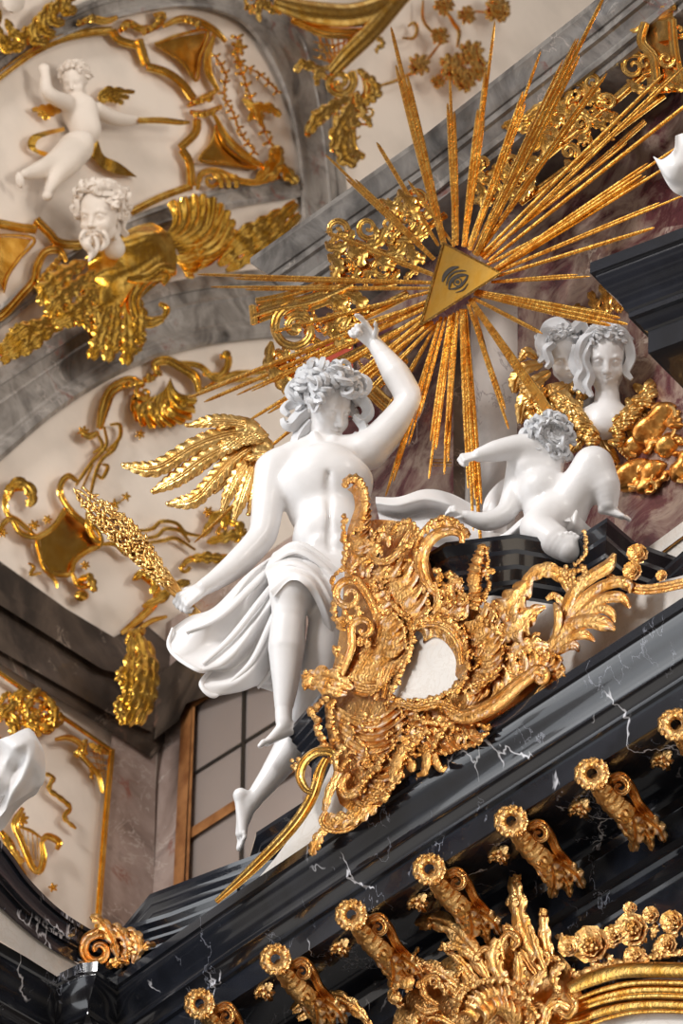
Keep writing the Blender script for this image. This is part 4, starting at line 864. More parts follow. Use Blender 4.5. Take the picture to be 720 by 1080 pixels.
# eye drawn in dark engraved lines, tilted along the triangle
m = M(RAYP); ec = np.array([482, 297.0]); ea = math.radians(-35)
def eyep(u, v, h=17.2): return (ec[0]+u*math.cos(ea)-v*math.sin(ea), ec[1]+u*math.sin(ea)+v*math.cos(ea), h)
for pts, r_ in (([(-12, 1.5), (-6, -4), (1, -5.5), (8, -3), (13, 1)], 1.7), ([(-12, 1.5), (-5, 5), (2, 5.5), (8, 3.5), (13, 1)], 1.2), ([(-12, -3.5), (-5, -9), (3, -10), (10, -7), (14, -4)], 1.0), ([(-13, -9), (-6, -13.5), (3, -14.5), (10, -12)], 2.2), ([(-8, 8.5), (0, 10.5), (8, 8)], .8)):
    sweep(m, [(*eyep(u, v), r_ if 0 < i < len(pts)-1 else r_*.4) for i, (u, v) in enumerate(pts)], ROUND, .6, 2)
sweep(m, [(*eyep(4.3*math.cos(a), .3+4.3*math.sin(a)), .7) for a in np.linspace(0, 2*math.pi, 14)], ROUND, .6, 2)
blob(m, eyep(0, .3, 17), (2.3, 2.3, 1.2)); mk('eye', m, DARK, tri, 'dark engraved eye')
# ============================================================= the great gilded rocaille cartouche
kt = thing('rocaille_cartouche', 'large gilded rocaille cartouche of shells and scrolls on the black cornice', 'cartouche', A.T([(430, 800, 0)])[0])
def P4(pts, h, r): # constant relief / radius with tapered ends
    n = len(pts); return [(x, y, h, r*(.55 if i in (0,) else .5 if i == n-1 else 1)) for i, (x, y) in enumerate(pts)]
def CF(name, fn, mt=None, lab=None, par=None, pl=None):
    m = M(pl or A); fn(m); return mk(name, m, mt or G_CART, par or kt, lab, sharp=50)
def hh(pts, h): return [(*p[:2], p[2] if len(p) > 2 else h, 0) for p in pts]
def shell(Apts, Bpts, fl, ha=4, hb=12, **kw):
    fl = max(4, int(fl*.62)); kw['amp'] = kw.get('amp', 1.5)*1.5; kw['scal'] = 3.4; kw['rag'] = 1.2
    return CF('shell', lambda m: (fan(m, hh(Apts, ha), hh(Bpts, hb), fl, **kw), crust(m, hh(Bpts, hb+3), 2.5, 4.2, .5)))
def scroll(pts, r, h=14, prof=CHAN, k=1, mt=None, **kw): return CF('scroll', lambda m: sweep(m, [(*p[:2], (p[2] if len(p) > 2 else h), r*(p[3] if len(p) > 3 else 1)) for p in pts], prof, k, **kw), mt)
def leafp(pts, w, h=12, lobes=4, lift=6, mt=None, par=None, pl=None, ws=None, **kw):
    n = len(pts); ws = ws or [.55]+[1]*(n-2)+[.35]
    return CF('leaf', lambda m: leaf(m, [(p[0], p[1], h+lift*math.sin(math.pi*i/(n-1))+(lift*.5*i/(n-1)), w*ws[i]) for i, p in enumerate(pts)], lobes, **kw), mt, None, par, pl)
def sp(cx, cy, R, t, a0, sg=1, h=14, n=None): return [(x, y, h+4*i/10, .95-.045*i if i < 14 else .35) for i, (x, y, *_) in enumerate(spiral(cx, cy, R, t, a0, sg, n=n))]
CF('mirror_field', lambda m: poly(m, [(408, 738), (420, 705), (434, 672), (450, 660), (470, 668), (484, 695), (480, 722), (458, 738), (430, 748)], -8, 3, 40), WHITEMARB, 'white marble heart-shaped field')
# body mass behind the shells, so that nothing floats
CF('backing', lambda m: poly(m, [(366, 560), (392, 548), (440, 556), (452, 590), (468, 630), (500, 640), (540, 655), (580, 695), (560, 730), (500, 770), (420, 806), (395, 850), (360, 850), (350, 800), (342, 740), (352, 700), (360, 650)], -22, -4, 70), G_CART)
# crest at upper left
CF('crest', lambda m: (fan(m, hh([(366, 516), (372, 522), (374, 535), (370, 548), (366, 562), (366, 580)], 10), hh([(372, 504), (383, 512), (388, 528), (390, 545), (387, 562), (392, 580)], 16), 13, amp=2.2, bulge=5, scal=2), sweep(m, [(363, 514, 16, 3), (366, 507, 18, 4.5), (374, 505, 20, 5), (381, 513, 20, 5.5), (384, 528, 20, 5.5), (382, 545, 18, 5), (378, 562, 14, 4)], ROUND, 1, 2, ruf=.25, rf=5), crust(m, hh([(363, 545), (362, 560), (364, 575), (363, 592)], 14), 3.5, 4)))
shell([(364, 590), (372, 596), (382, 600)], [(370, 562), (384, 556), (396, 566), (402, 585)], 6, 8, 14)
CF('crust', lambda m: crust(m, hh([(390, 572), (396, 562), (404, 556), (400, 570), (392, 580)], 18), 3.6, 3.5)); CF('crust', lambda m: crust(m, hh([(412, 560), (420, 552), (430, 550), (438, 556), (436, 568), (428, 576), (418, 580)], 18), 3.8, 3.2)); CF('crust', lambda m: sweep(m, [(386, 572, 16, 3), (392, 588, 18, 3.5), (406, 592, 20, 4), (418, 584, 18, 3.5), (426, 570, 16, 3), (432, 560, 14, 2.5)], RIB, 1))
# fluted shoulder between crest and C-scroll
shell([(372, 600), (386, 608), (400, 620), (410, 640), (418, 662)], [(404, 592), (426, 590), (440, 600), (448, 622), (452, 642)], 12, 10, 12, amp=1.8, bulge=6)
shell([(375, 606), (382, 626), (392, 646), (398, 662)], [(392, 602), (406, 622), (416, 646), (420, 668)], 9, 14, 10, amp=2, bulge=3)
CF('moulding', lambda m: (sweep(m, [(487, 572, 20, 3), (486, 564, 22, 4), (476, 560, 22, 5), (462, 563, 22, 6), (450, 574, 22, 6.5), (445, 590, 22, 6.5), (447, 606, 20, 6), (454, 620, 18, 5), (462, 628, 14, 3)], CHAN, 1), crust(m, hh([(440, 600), (438, 580), (444, 564), (456, 554), (470, 550), (484, 553), (492, 562)], 20), 3.6, 3.4)))
shell([(458, 560), (468, 557), (480, 560), (486, 566)], [(448, 556), (464, 546), (480, 550), (494, 566)], 7, 18, 20, scal=3)
# left volute with dripping leaves
scroll([(398, 668, 8, .6), (396, 648, 12, .9), (386, 626, 16, 1), (374, 610, 18, 1)]+sp(368, 628, 17, 1.35, -70, -1, 18), 5)
CF('crust', lambda m: crust(m, hh([(352, 622), (350, 612), (358, 602), (372, 600)], 16), 3.2, 3.4)); CF('crust', lambda m: crust(m, hh([(352, 634), (353, 648), (358, 660)], 14), 4, 3.6)); CF('crust', lambda m: crust(m, hh([(362, 640), (366, 652), (360, 662)], 16), 4, 3.6)); CF('crust', lambda m: berries(m, (377, 645), 7, 9, 3, 18))
# long S-scroll and terminal leaf at left
scroll([(358, 716, 10, .5), (364, 700, 14, .9), (370, 682, 16, 1)]+sp(383, 664, 14, 1.1, 160, 1, 18), 5)
shell([(372, 668), (364, 690), (360, 712), (368, 728)], [(404, 646), (428, 652), (432, 676), (424, 698), (404, 722), (390, 732)], 14, 8, 14, amp=1.6, bulge=-5, rim=4)
shell([(392, 650), (398, 672), (400, 690)], [(412, 644), (424, 660), (428, 682)], 8, 14, 18, amp=1.5)
CF('crust', lambda m: crust(m, hh([(416, 640), (430, 652), (434, 668), (432, 684), (426, 700), (418, 716), (412, 732)], 18), 4, 3.8)); CF('crust', lambda m: crust(m, hh([(360, 694), (355, 706), (352, 716)], 14), 3.2, 3.4)); CF('crust', lambda m: crust(m, hh([(352, 682), (356, 692), (362, 698)], 12), 3.6, 3.2))
leafp([(372, 726), (356, 718), (340, 712), (322, 714)], 10, 10, 4)
leafp([(366, 732), (350, 728), (336, 722), (324, 724)], 7, 14, 3)
CF('leaf', lambda m: (blob(m, (324, 717, 16), (6, 9, 6), 10, .2, (9, 7)), crust(m, hh([(322, 708), (320, 716), (322, 726)], 18), 3, 3)))
scroll([(404, 736, 14, .6), (408, 716, 16, 1), (414, 700, 16, .8)], 4, 16, RIB)
scroll([(396, 738, 14, .6), (400, 718, 16, 1), (403, 704, 16, .8)], 3.5, 16, RIB)
# heart hood
shell([(446, 678), (458, 672), (470, 678), (480, 694), (480, 712)], [(436, 664), (450, 654), (472, 655), (488, 672), (492, 694), (490, 716)], 14, 6, 20, amp=2, bulge=2, rim=4)
CF('crust', lambda m: crust(m, hh([(434, 662), (448, 652), (470, 652), (487, 668), (493, 692), (490, 716), (480, 728)], 22), 3.8, 3.6)); CF('crust', lambda m: crust(m, hh([(412, 736), (430, 742), (452, 738), (470, 732), (482, 722)], 14), 4, 3.8))
scroll([(432, 668, 16, .6), (440, 660, 20, .9), (455, 657, 22, 1), (472, 663, 22, 1), (484, 680, 20, .9), (487, 700, 18, .7)], 4.5, 20, RIB)
shell([(446, 650), (462, 652), (480, 658)], [(452, 618), (474, 618), (494, 634)], 9, 12, 18, amp=2, bulge=3)
shell([(486, 656), (494, 676), (496, 700)], [(510, 634), (526, 656), (530, 690)], 10, 12, 20, amp=2, bulge=4)
shell([(496, 700), (490, 716), (484, 732)], [(528, 690), (524, 710), (508, 724)], 8, 12, 20, amp=2, bulge=4)
shell([(496, 636), (504, 644), (508, 656)], [(520, 634), (532, 646), (534, 662)], 6, 14, 18)
[CF('crust', lambda m: crust(m, hh(q, hq), 4, 3.6, .8)) for q, hq in (([(470, 640), (484, 634), (500, 628)], 20), ([(506, 652), (520, 660), (530, 672)], 22), ([(500, 724), (512, 718), (524, 706)], 20), ([(452, 640), (448, 650), (440, 658)], 18), ([(458, 600), (464, 608), (460, 618), (468, 626)], 18), ([(472, 604), (476, 616), (488, 620)], 18))]
# sea-horse finial in the middle
CF('crest', lambda m: (sweep(m, [(511, 579, 18, 2.5), (508, 576, 20, 4), (506, 584, 22, 5.5), (502, 598, 22, 7), (500, 612, 22, 7.5), (502, 628, 18, 6.5), (500, 642, 14, 5)], ROUND, 1, 2, ruf=.22, rf=5), leaf(m, [(500, 610, 20, 4), (510, 604, 22, 5), (522, 602, 20, 2)], 3), crust(m, hh([(512, 580), (514, 592), (512, 604), (516, 618), (510, 630)], 18), 3.2, 3.2)))
scroll([(496, 626, 18, .5), (490, 634, 20, .9), (480, 634, 20, .9), (474, 624, 20, .8), (478, 614, 20, .8), (486, 612, 20, .5)], 4.5)
# right side: bell leaves and lower S scroll
leafp([(560, 612), (548, 626), (536, 640), (522, 648)], 15, 16, 4, curl=-.3)
leafp([(566, 642), (554, 652), (542, 664), (528, 670)], 15, 18, 4, curl=-.3)
leafp([(575, 640), (562, 644), (552, 652), (540, 656)], 7, 16, 3)
CF('leaf', lambda m: leaf(m, [(603, 640, 12, 3), (601, 622, 14, 6), (592, 608, 18, 8), (577, 601, 20, 8.5), (562, 606, 20, 7), (552, 616, 18, 4)], 6, 9, .4, .3, 2.5, .15))
CF('leaf', lambda m: leaf(m, [(596, 652, 10, 2), (592, 636, 12, 4), (584, 628, 14, 4), (576, 632, 14, 2)], 3, 9, .4, .3, 2, .15))
scroll([(472, 738, 14, .6), (474, 750, 18, 1), (488, 756, 20, 1.1), (508, 750, 22, 1.2), (528, 738, 22, 1.2), (546, 722, 22, 1.1), (560, 712, 22, 1)]+sp(569, 714, 9, 1.1, -160, 1, 22), 7)
shell([(516, 738), (534, 728), (550, 716), (562, 708)], [(512, 716), (532, 696), (556, 688), (582, 692)], 11, 10, 16, amp=2, bulge=4)
shell([(562, 706), (574, 706), (580, 716)], [(566, 686), (588, 692), (594, 712)], 6, 12, 16, amp=1.8)
leafp([(528, 690), (545, 684), (562, 680), (578, 682)], 8, 14, 5)
shell([(486, 752), (496, 744), (508, 738)], [(484, 732), (498, 722), (514, 720)], 6, 12, 16)
# acanthus spray on the right
AC = [([(585, 672), (596, 645), (607, 622), (625, 607), (641, 597), (648, 584)], 7), ([(588, 668), (606, 642), (626, 623), (648, 614), (662, 616), (664, 625)], 6), ([(594, 666), (614, 646), (634, 632), (654, 630), (664, 641)], 6), ([(596, 668), (614, 650), (632, 642), (644, 646), (648, 656)], 5), ([(577, 684), (598, 662), (620, 655), (636, 658), (648, 664)], 8), ([(580, 688), (600, 673), (615, 669), (627, 676)], 5.5), ([(586, 690), (598, 682), (606, 681), (610, 687)], 5), ([(583, 676), (588, 660), (588, 645), (584, 636)], 4.5)]
for i, (p, w) in enumerate(AC):
    leafp(p, w, 8+i*1.2, 2, 8, nv=9, cut=.06, dp=.75, fwd=.1, t=3)
    p2 = [(x, y, 10+i*1.2+w*.6+8*math.sin(math.pi*j/(len(p)-1)), .16) for j, (x, y) in enumerate(p)]
scroll([(640, 606, 10, .5), (662, 618, 10, 1), (690, 621, 8, 1), (760, 606, 6, 1)], 5.5, prof=RIB)
scroll([(560, 740, 10, .5), (572, 726, 10, .9), (586, 712, 10, .6)], 4, prof=RIB)
# lower festoon of shells
for (a, b, n_) in (([(424, 748), (434, 752), (444, 758)], [(418, 786), (436, 796), (450, 790)], 6), ([(446, 748), (460, 750), (474, 756)], [(450, 790), (470, 794), (488, 786)], 8), ([(474, 756), (488, 762), (500, 766)], [(486, 788), (502, 784), (514, 772)], 7), ([(352, 742), (356, 760), (362, 782), (372, 800)], [(416, 738), (424, 756), (418, 782), (402, 800)], 15), ([(372, 800), (380, 812), (378, 830), (370, 842)], [(424, 790), (420, 812), (412, 832), (396, 846)], 12), ([(402, 744), (414, 752), (424, 764)], [(430, 738), (446, 744), (452, 760)], 8)):
    shell(a, b, n_, 8, 14, amp=2.2, bulge=5, rim=3)
scroll([(420, 742, 20, .6), (440, 746, 22, 1), (460, 742, 22, 1), (478, 748, 22, .8), (500, 762, 20, .6)], 5, prof=RIB, ruf=.15)
[CF('crust', lambda m: crust(m, hh(q, hq), rr_, 3.8, .8)) for q, hq, rr_ in (([(345, 734), (336, 744), (330, 752), (334, 762), (338, 776), (344, 790), (352, 802)], 10, 4.5), ([(352, 738), (348, 752), (350, 768), (356, 786)], 14, 4.5), ([(404, 796), (396, 810), (386, 822), (376, 836)], 22, 4), ([(428, 792), (424, 808), (416, 824), (404, 842)], 18, 4), ([(450, 770), (440, 782), (430, 790)], 20, 4.5), ([(470, 766), (462, 778), (456, 790)], 20, 4), ([(494, 758), (506, 764), (516, 768)], 18, 3.6), ([(436, 756), (452, 762), (468, 764), (484, 770)], 20, 4))]
# curling drops at the very bottom
scroll([(428, 780, 14, .7), (422, 796, 18, 1), (416, 812, 18, .9), (412, 824, 16, .5)], 7, ruf=.2, prof=ROUND)
scroll([(448, 786, 14, .7), (450, 800, 18, 1), (448, 814, 16, .8), (440, 818, 14, .4)], 5.5, prof=ROUND, ruf=.1)
scroll([(456, 788, 14, .7), (460, 804, 16, 1), (466, 812, 16, .7), (470, 808, 14, .4)], 5, prof=ROUND)
CF('bud', lambda m: (blob(m, (434, 808, 14), (6, 7, 6), 20, .06, (10, 8)), blob(m, (431, 801, 14), (4, 4, 4))))
scroll([(388, 818, 14, .5), (376, 834, 18, 1), (364, 838, 18, 1), (360, 826, 18, .9), (368, 816, 18, .6)], 5, prof=CHAN)
leafp([(404, 838), (390, 852), (372, 862), (352, 866), (341, 874)], 9, 12, 7)
scroll([(388, 858, 12, .5), (368, 872, 14, .9), (350, 874, 16, 1), (340, 866, 16, .9), (344, 856, 16, .6)], 5, prof=RIB)
leafp([(346, 872), (338, 880), (332, 892), (328, 902)], 6.5, 10, 4)
CF('crust', lambda m: crust(m, hh([(410, 836), (398, 846), (384, 858), (368, 868)], 16), 3.2, 3.6)); CF('crust', lambda m: crust(m, hh([(356, 812), (350, 826), (346, 840), (342, 852)], 12), 3.6, 3.8)); CF('crust', lambda m: crust(m, hh([(360, 790), (352, 800), (358, 812), (366, 802)], 18), 4, 3.6))
leafp([(362, 806), (352, 824), (345, 842), (343, 856)], 5, 14, 3)
# gilded edge moulding with C-volute at the lower left of the gable
scroll([(228, 951, 4, .5), (262, 920, 6, .9), (296, 886, 8, 1), (316, 862, 10, 1), (330, 838, 12, 1), (338, 812, 12, .9), (344, 800, 12, .7)], 6, prof=RIB, mt=G_FRAME)
scroll([(354, 806, 10, .6), (350, 794, 14, 1), (334, 793, 16, 1), (321, 803, 16, 1), (316, 818, 16, 1), (322, 832, 14, .8), (332, 836, 14, .5)], 5, mt=G_FRAME)
CF('bud', lambda m: (berries(m, (312, 806), 6, 9, 3, 4)), G_BRACK)
# ---- roses above the acanthus
for i, (x, y, r, lb) in enumerate(((672, 584, 11, 'gilded rose nearest the white sloping moulding, above the acanthus spray'), (666, 602, 10, 'gilded rose curled just under another rose, above the acanthus spray'), (697, 607, 6, 'small pale gilded rosette right of the pair of roses'))):
    m = M(A); flower(m, (x, y), r, 6, 14, (9, 7)); berries(m, (x, y), r*.8, 8, r*.22, 12); mk_ = tag(mk('gilded_rose', m, G_CART), lb, 'flower', 'gilded roses above the acanthus spray')
m = M(A.back(-.02)); berries(m, (606, 606), 13, 36, 3.2, 6); crust(m, hh([(616, 560), (618, 572), (616, 586), (606, 596)], 10), 3, 3.6); tag(mk('gilded_berry_cluster', m, G_BRACK), 'dark gilded cluster of berries hanging below the putto\'s foot', 'ornament')

rs = np.random.RandomState(17); k_ = 0
ZN = [(385, 640, 30, 50), (400, 590, 34, 34), (390, 770, 36, 40), (400, 820, 26, 24), (460, 765, 50, 18), (505, 670, 26, 44), (540, 680, 34, 30), (470, 630, 30, 20), (540, 700, 40, 20)]
for i in range(150):
    cx, cy, rx, ry = ZN[i % len(ZN)]; a = rs.uniform(0, 6.28); q = math.sqrt(rs.uniform(0, 1)); x, y = cx+rx*q*math.cos(a), cy+ry*q*math.sin(a)
    if ((x-448)/40)**2+((y-706)/36)**2 < 1 or ((x-468)/20)**2+((y-590)/30)**2 < 1 or ((x-368)/17)**2+((y-628)/17)**2 < 1: continue
    k_ += 1
    if k_ > 90: break
    b = rs.uniform(0, 6.28); c, s_ = math.cos(b), math.sin(b); L_ = rs.uniform(5, 10)
    if i % 3 == 0: CF('curl', lambda m: sweep(m, [(X, Y, 17+H_, R_) for X, Y, H_, R_ in spiral(x, y, L_*.6, 1.1, math.degrees(b), 1 if i % 2 else -1, r=2.2)], CHAN, 1, 1.6))
    elif i % 3 == 1: CF('leaf', lambda m: leaf(m, [(x-c*L_, y-s_*L_, 13, 2), (x+s_*3, y-c*3, 20, L_*.42), (x+c*L_, y+s_*L_, 17, 1.2)], 3, 9, .5, .4, 2, .35))
    else: CF('ruffle', lambda m: crust(m, [(x-c*L_, y-s_*L_, 15, 0), (x+s_*3, y-c*3, 19, 0), (x+c*L_, y+s_*L_, 16, 0)], 2.6, 3))
# ============================================================= brackets under the cornice
FR = A.back(.13)
def LP(m, pl, ox, oy):                 # local px around (ox,oy) on plane pl
    m.T = lambda P: pl.T(np.asarray(P, float)+np.array([ox, oy, 0])); return m
def bracket(label, ox, oy):
    base = FR.T([(ox, oy, 0)])[0]; t = thing('gilded_bracket', label, 'bracket', base, 'gilded brackets under the black cornice')
    def p(name, fn, par=None, lab=None): m = LP(M(), FR, ox, oy); fn(m); return mk(name, m, G_BRACK, par or t, lab, sharp=50)
    def ring(m):
        n = 44; G = []
        for i in range(n+1):
            a = 2*math.pi*i/n; pet = 1+.13*math.cos(9*a)
            G.append([((5.5*(1-v)+17.5*pet*v)*math.cos(a), (5.5*(1-v)+16*pet*v)*math.sin(a), 24+6*math.sin(math.pi*v)+1.4*math.cos(18*a)*v) for v in np.linspace(0, 1, 7)])
        m.sheet(np.array(G), 5); crust(m, [(16.5*math.cos(a), 15*math.sin(a), 26) for a in np.linspace(0, 6.28, 14)], 2.6, 4.5)
    p('rosette', ring)
    H = lambda u: -118*u
    p('body', lambda m: (sweep(m, [(4, 6, 12, 9), (16, 22, H(.22), 13), (30, 36, H(.45), 14), (46, 50, H(.7), 13), (56, 62, H(.9), 10), (62, 74, H(1), 4)], ROUND, .8, ruf=.05), crust(m, [(0, 12, 6), (10, 26, H(.25)+8), (22, 40, H(.45)+8), (36, 52, H(.68)+8)], 4, 5)))
    p('beading', lambda m: [blob(m, (6+i*5.2, 10+i*5.2, H(i/9.)+17-i*.4), (7.5-i*.25, 3.2, 5), 42+90, .1, (9, 7)) for i in range(8)])
    p('volute', lambda m: (sweep(m, [(24, 8, H(.2), 3)]+[(x, y, H(.2)+8, r) for x, y, _, r in spiral(29, 14, 11, 1.3, -150, 1, r=4)], CHAN, 1), sweep(m, [(18, 6, H(.1)+6, 4.5), (30, 3, H(.25)+8, 5.5), (40, 14, H(.38)+8, 5.5), (48, 30, H(.5)+6, 5), (60, 44, H(.72), 4.5), (70, 60, H(.9), 3)], CHAN, 1)))
    for a_, w in (([(30, 40, H(.5)+8), (42, 48, H(.62)+10), (46, 64, H(.8)+8), (42, 80, H(1)+6)], 9), ([(40, 34, H(.55)+8), (52, 44, H(.7)+8), (68, 56, H(.85)+6), (76, 70, H(1))], 8.5), ([(22, 40, H(.45)+6), (34, 56, H(.7)+6), (44, 68, H(.85)+4), (47, 80, H(1)+2)], 5.5), ([(38, 42, H(.55)+12), (52, 56, H(.78)+12), (60, 68, H(.92)+10), (62, 80, H(1)+4)], 5)):
        p('leaf', lambda m: leaf(m, [(x, y, h, w*q) for (x, y, h), q in zip(a_, (.5, 1, 1, .4))], 5, 9, .5, .4, 2, .3))
    p('bud', lambda m: (blob(m, (34, 40, H(.5)+17), (5, 4, 4), 30, .15, (9, 7)), blob(m, (28, 44, H(.5)+14), 3.5, 0, .2), blob(m, (40, 47, H(.6)+14), 3.5, 0, .2)))
    return t
def copy_tree(o, loc):
    c = o.copy(); COL.objects.link(c); c.location = loc
    for ch in [x for x in ALLM if x.parent == o]:
        d = ch.copy(); COL.objects.link(d); d.parent = c
    return c
b0 = bracket('gilded bracket under the cornice, third of the row from the right edge', 539, 866)
base = Vector(b0.location); ring_px = [(211, 1070), (291, 1022), (371, 966), (453, 914), None, (624, 803), (712, 752)]
BL = ['leftmost gilded bracket at the bottom edge, only its rosette in view', 'gilded bracket at the bottom edge, second from the left', 'gilded bracket under the cornice left of the big acanthus cluster', 'gilded bracket directly above the big acanthus cluster', None, 'gilded bracket under the cornice, second from the right edge', 'gilded bracket cut off by the right edge, highest of the row']
zb = base.z
for q, lb in zip(ring_px, BL):
    if q is None: continue
    w = FR.T([(*q, 0)])[0]; k_ = float((w-np.array(base))@FR.a)
    c = copy_tree(b0, base+Vector(tuple(FR.a*k_))); c['label'] = lb
# small leaf rosettes on the soffit between the brackets
def ros(ox, oy):
    pl = A.back(.22); m = LP(M(), pl, ox, oy)
    for i in range(7):
        a = i*2*math.pi/7; r_ = 14+4*math.sin(i*2.4); c, s_ = math.cos(a), math.sin(a)*.72
        leaf(m, [(0, 0, -6, 2.5), (c*r_*.5, s_*r_*.5, -2-s_*r_, 5.5), (c*r_, s_*r_, -10-2*s_*r_, 1.5)], 3, 7, .5, .4, 2, .35)
    blob(m, (0, 0, 0), (4.5, 4, 4), 0, .2, (9, 7)); blob(m, (0, 0, -20), (3, 3, 18)); return mk('gilded_rosette', m, G_BRACK)
r0_ = tag(ros(609, 853), 'small gilded leaf rosette in the shadow between the second and third brackets from the right', 'rosette', 'gilded leaf rosettes between the brackets')
rb = Vector(r0_.location); pl_ = A.back(.22)
for (q, lb) in (((524, 911), 'small gilded leaf rosette just above the big acanthus cluster, between two brackets'), ((438, 966), 'small gilded leaf rosette left of the acanthus cluster, under the fourth bracket from the left'), ((356, 1014), 'small gilded leaf rosette in the shadow beside the third bracket from the left'), ((696, 799), 'small gilded leaf rosette nearest the right edge, between the last two brackets'), ((276, 1062), 'small gilded leaf rosette at the bottom edge between the two leftmost brackets')):
    w = pl_.T([(*q, 0)])[0]; c = r0_.copy(); COL.objects.link(c); c.location = rb+Vector(tuple(pl_.a*float((w-pl_.T([(609, 853, 0)])[0])@pl_.a))); c['label'] = lb
# ============================================================= big acanthus cluster at the bottom
FW = A.back(.40)
ac = thing('acanthus_cluster', 'large gilded cluster of upright acanthus leaves and scrolls at the bottom centre', 'ornament', FW.T([(520, 1080, 0)])[0])
def AL(pts, w, h=14, lb=5, tip=10, par=None, mt=None, ws=None, cut=.3, nm='leaf', **kw):
    n = len(pts); ws = ws or [.5]+[1]*(n-2)+[.5]
    m = M(FW); leaf(m, [(x, y, h+tip*(i/(n-1))**2+5*math.sin(math.pi*i/(n-1)), w*ws[i]) for i, (x, y) in enumerate(pts)], lb, 11, .5, .4, 2.5, cut, **kw)
    return mk(nm, m, mt or G_BRACK, par or ac, sharp=50)
def tipcurl(x, y, r, h=30, par=None):
    m = M(FW); blob(m, (x, y, h), (r*1.2, r, r), RNG.uniform(0, 90), .18, (10, 8)); crust(m, [(x-r, y+r*.5, h), (x-r*.6, y-r*.7, h+2), (x+r*.6, y-r*.6, h+2)], r*.45, r*.7); mk('leaf_tip', m, G_BRACK, par or ac)
LV = [([(512, 1030), (498, 1005), (480, 982), (458, 970), (442, 976)], 11, 20), ([(516, 1034), (504, 1014), (486, 1000), (470, 996)], 6, 24), ([(508, 1040), (486, 1014), (468, 1000)], 5, 16), ([(572, 1026), (560, 1000), (549, 972), (545, 948), (541, 925)], 10, 20), ([(576, 1026), (566, 1000), (558, 975)], 5, 26), ([(588, 1030), (578, 1005), (574, 985), (573, 960)], 7, 18), ([(566, 1030), (552, 1010), (540, 988), (532, 975)], 7, 16),
      ([(500, 1056), (476, 1034), (452, 1020), (432, 1022), (421, 1040)], 9, 14), ([(498, 1060), (474, 1044), (456, 1036)], 6, 18), ([(540, 1050), (528, 1030), (520, 1010), (524, 990)], 9, 22), ([(546, 1050), (548, 1028), (546, 1008)], 7, 26), ([(520, 1066), (500, 1040), (484, 1020)], 8, 22), ([(590, 1050), (584, 1030), (594, 1016)], 6, 22), ([(556, 1062), (562, 1040), (574, 1024)], 7, 24), ([(480, 1082), (456, 1070), (436, 1078)], 7, 14), ([(604, 1066), (588, 1058), (576, 1066), (572, 1084)], 7, 22), ([(420, 1034), (414, 1050), (424, 1062)], 6, 16)]
for p_, w, h in LV: AL(p_, w, h, 5 if w > 8 else 4)
for x, y, r in ((447, 972, 8), (541, 950, 6), (545, 926, 4), (428, 1036, 8), (469, 999, 4.5), (573, 962, 4), (416, 1052, 6), (436, 1076, 6)): tipcurl(x, y, r, 32)
m = M(FW); fan(m, [(502, 1078, 18, 0), (512, 1064, 22, 0), (524, 1060, 24, 0), (536, 1064, 22, 0), (546, 1078, 18, 0)], [(478, 1076, 30, 0), (490, 1046, 34, 0), (516, 1034, 36, 0), (544, 1040, 34, 0), (568, 1074, 30, 0)], 13, 2.4, 4, 4, 4); mk('shell', m, G_BRACK, ac)
m = M(FW); crust(m, [(478, 1076, 36), (490, 1046, 40), (516, 1034, 42), (544, 1040, 40), (568, 1074, 36)], 4, 4.2); mk('crust', m, G_BRACK, ac)
m = M(FW); fan(m, [(508, 1084, 26, 0), (524, 1070, 30, 0), (540, 1084, 26, 0)], [(500, 1066, 34, 0), (524, 1052, 38, 0), (550, 1064, 34, 0)], 7, 2, 4, 3); mk('shell', m, G_BRACK, ac)
for (pts, r_) in (([(530, 1012), (528, 996), (536, 984), (546, 992), (540, 1002)], 4), ([(462, 1060), (448, 1050), (446, 1036), (458, 1030), (466, 1040)], 4), ([(598, 1048), (606, 1060), (598, 1072), (588, 1066)], 4), ([(560, 1014), (568, 1004), (578, 1008), (576, 1018)], 3.5), ([(478, 1052), (488, 1040), (500, 1046), (496, 1058)], 3.5), ([(500, 1010), (512, 1000), (520, 1008)], 3.5), ([(552, 1070), (566, 1060), (578, 1068), (574, 1082)], 4), ([(438, 1060), (448, 1066), (462, 1064)], 4)):
    m = M(FW); sweep(m, [(x, y, 30, r_*(.6 if i in (0, len(pts)-1) else 1)) for i, (x, y) in enumerate(pts)], CHAN, 1, 2, ruf=.1); mk('scroll', m, G_BRACK, ac)
for i in range(26):
    x, y = 424+RNG.uniform(0, 170), 1040+RNG.uniform(-30, 42)
    m = M(FW); a = RNG.uniform(0, 6.28); q = RNG.uniform(4, 9); crust(m, [(x, y, 30), (x+q*math.cos(a), y+q*math.sin(a), 33), (x+q*1.5*math.cos(a+.9), y+q*1.5*math.sin(a+.9), 31)], RNG.uniform(2.2, 3.6), 3.4); mk('crust', m, G_BRACK, ac)
m = M(FW); poly(m, [(440, 1040), (470, 1010), (500, 1000), (540, 990), (580, 1000), (606, 1030), (610, 1100), (430, 1100), (420, 1060)], -10, 8, 40); mk('backing', m, G_BRACK, ac)
# leafy ends at lower left
for pts, w, lb in (([(352, 1084), (338, 1066), (322, 1058), (308, 1066)], 8, 'gilded acanthus leaf tip at the bottom edge left of the cluster'), ([(388, 1076), (372, 1060), (352, 1050), (344, 1058)], 7, 'gilded curled leaf at the bottom edge nearest the acanthus cluster')):
    t = thing('acanthus_leaf', lb, 'ornament', FW.T([(pts[0][0], pts[0][1], 0)])[0]); AL(pts, w, 16, 4, par=t, nm='blade'); AL([(x+6, y+9) for x, y in pts], w*.8, 10, 4, par=t, nm='blade')
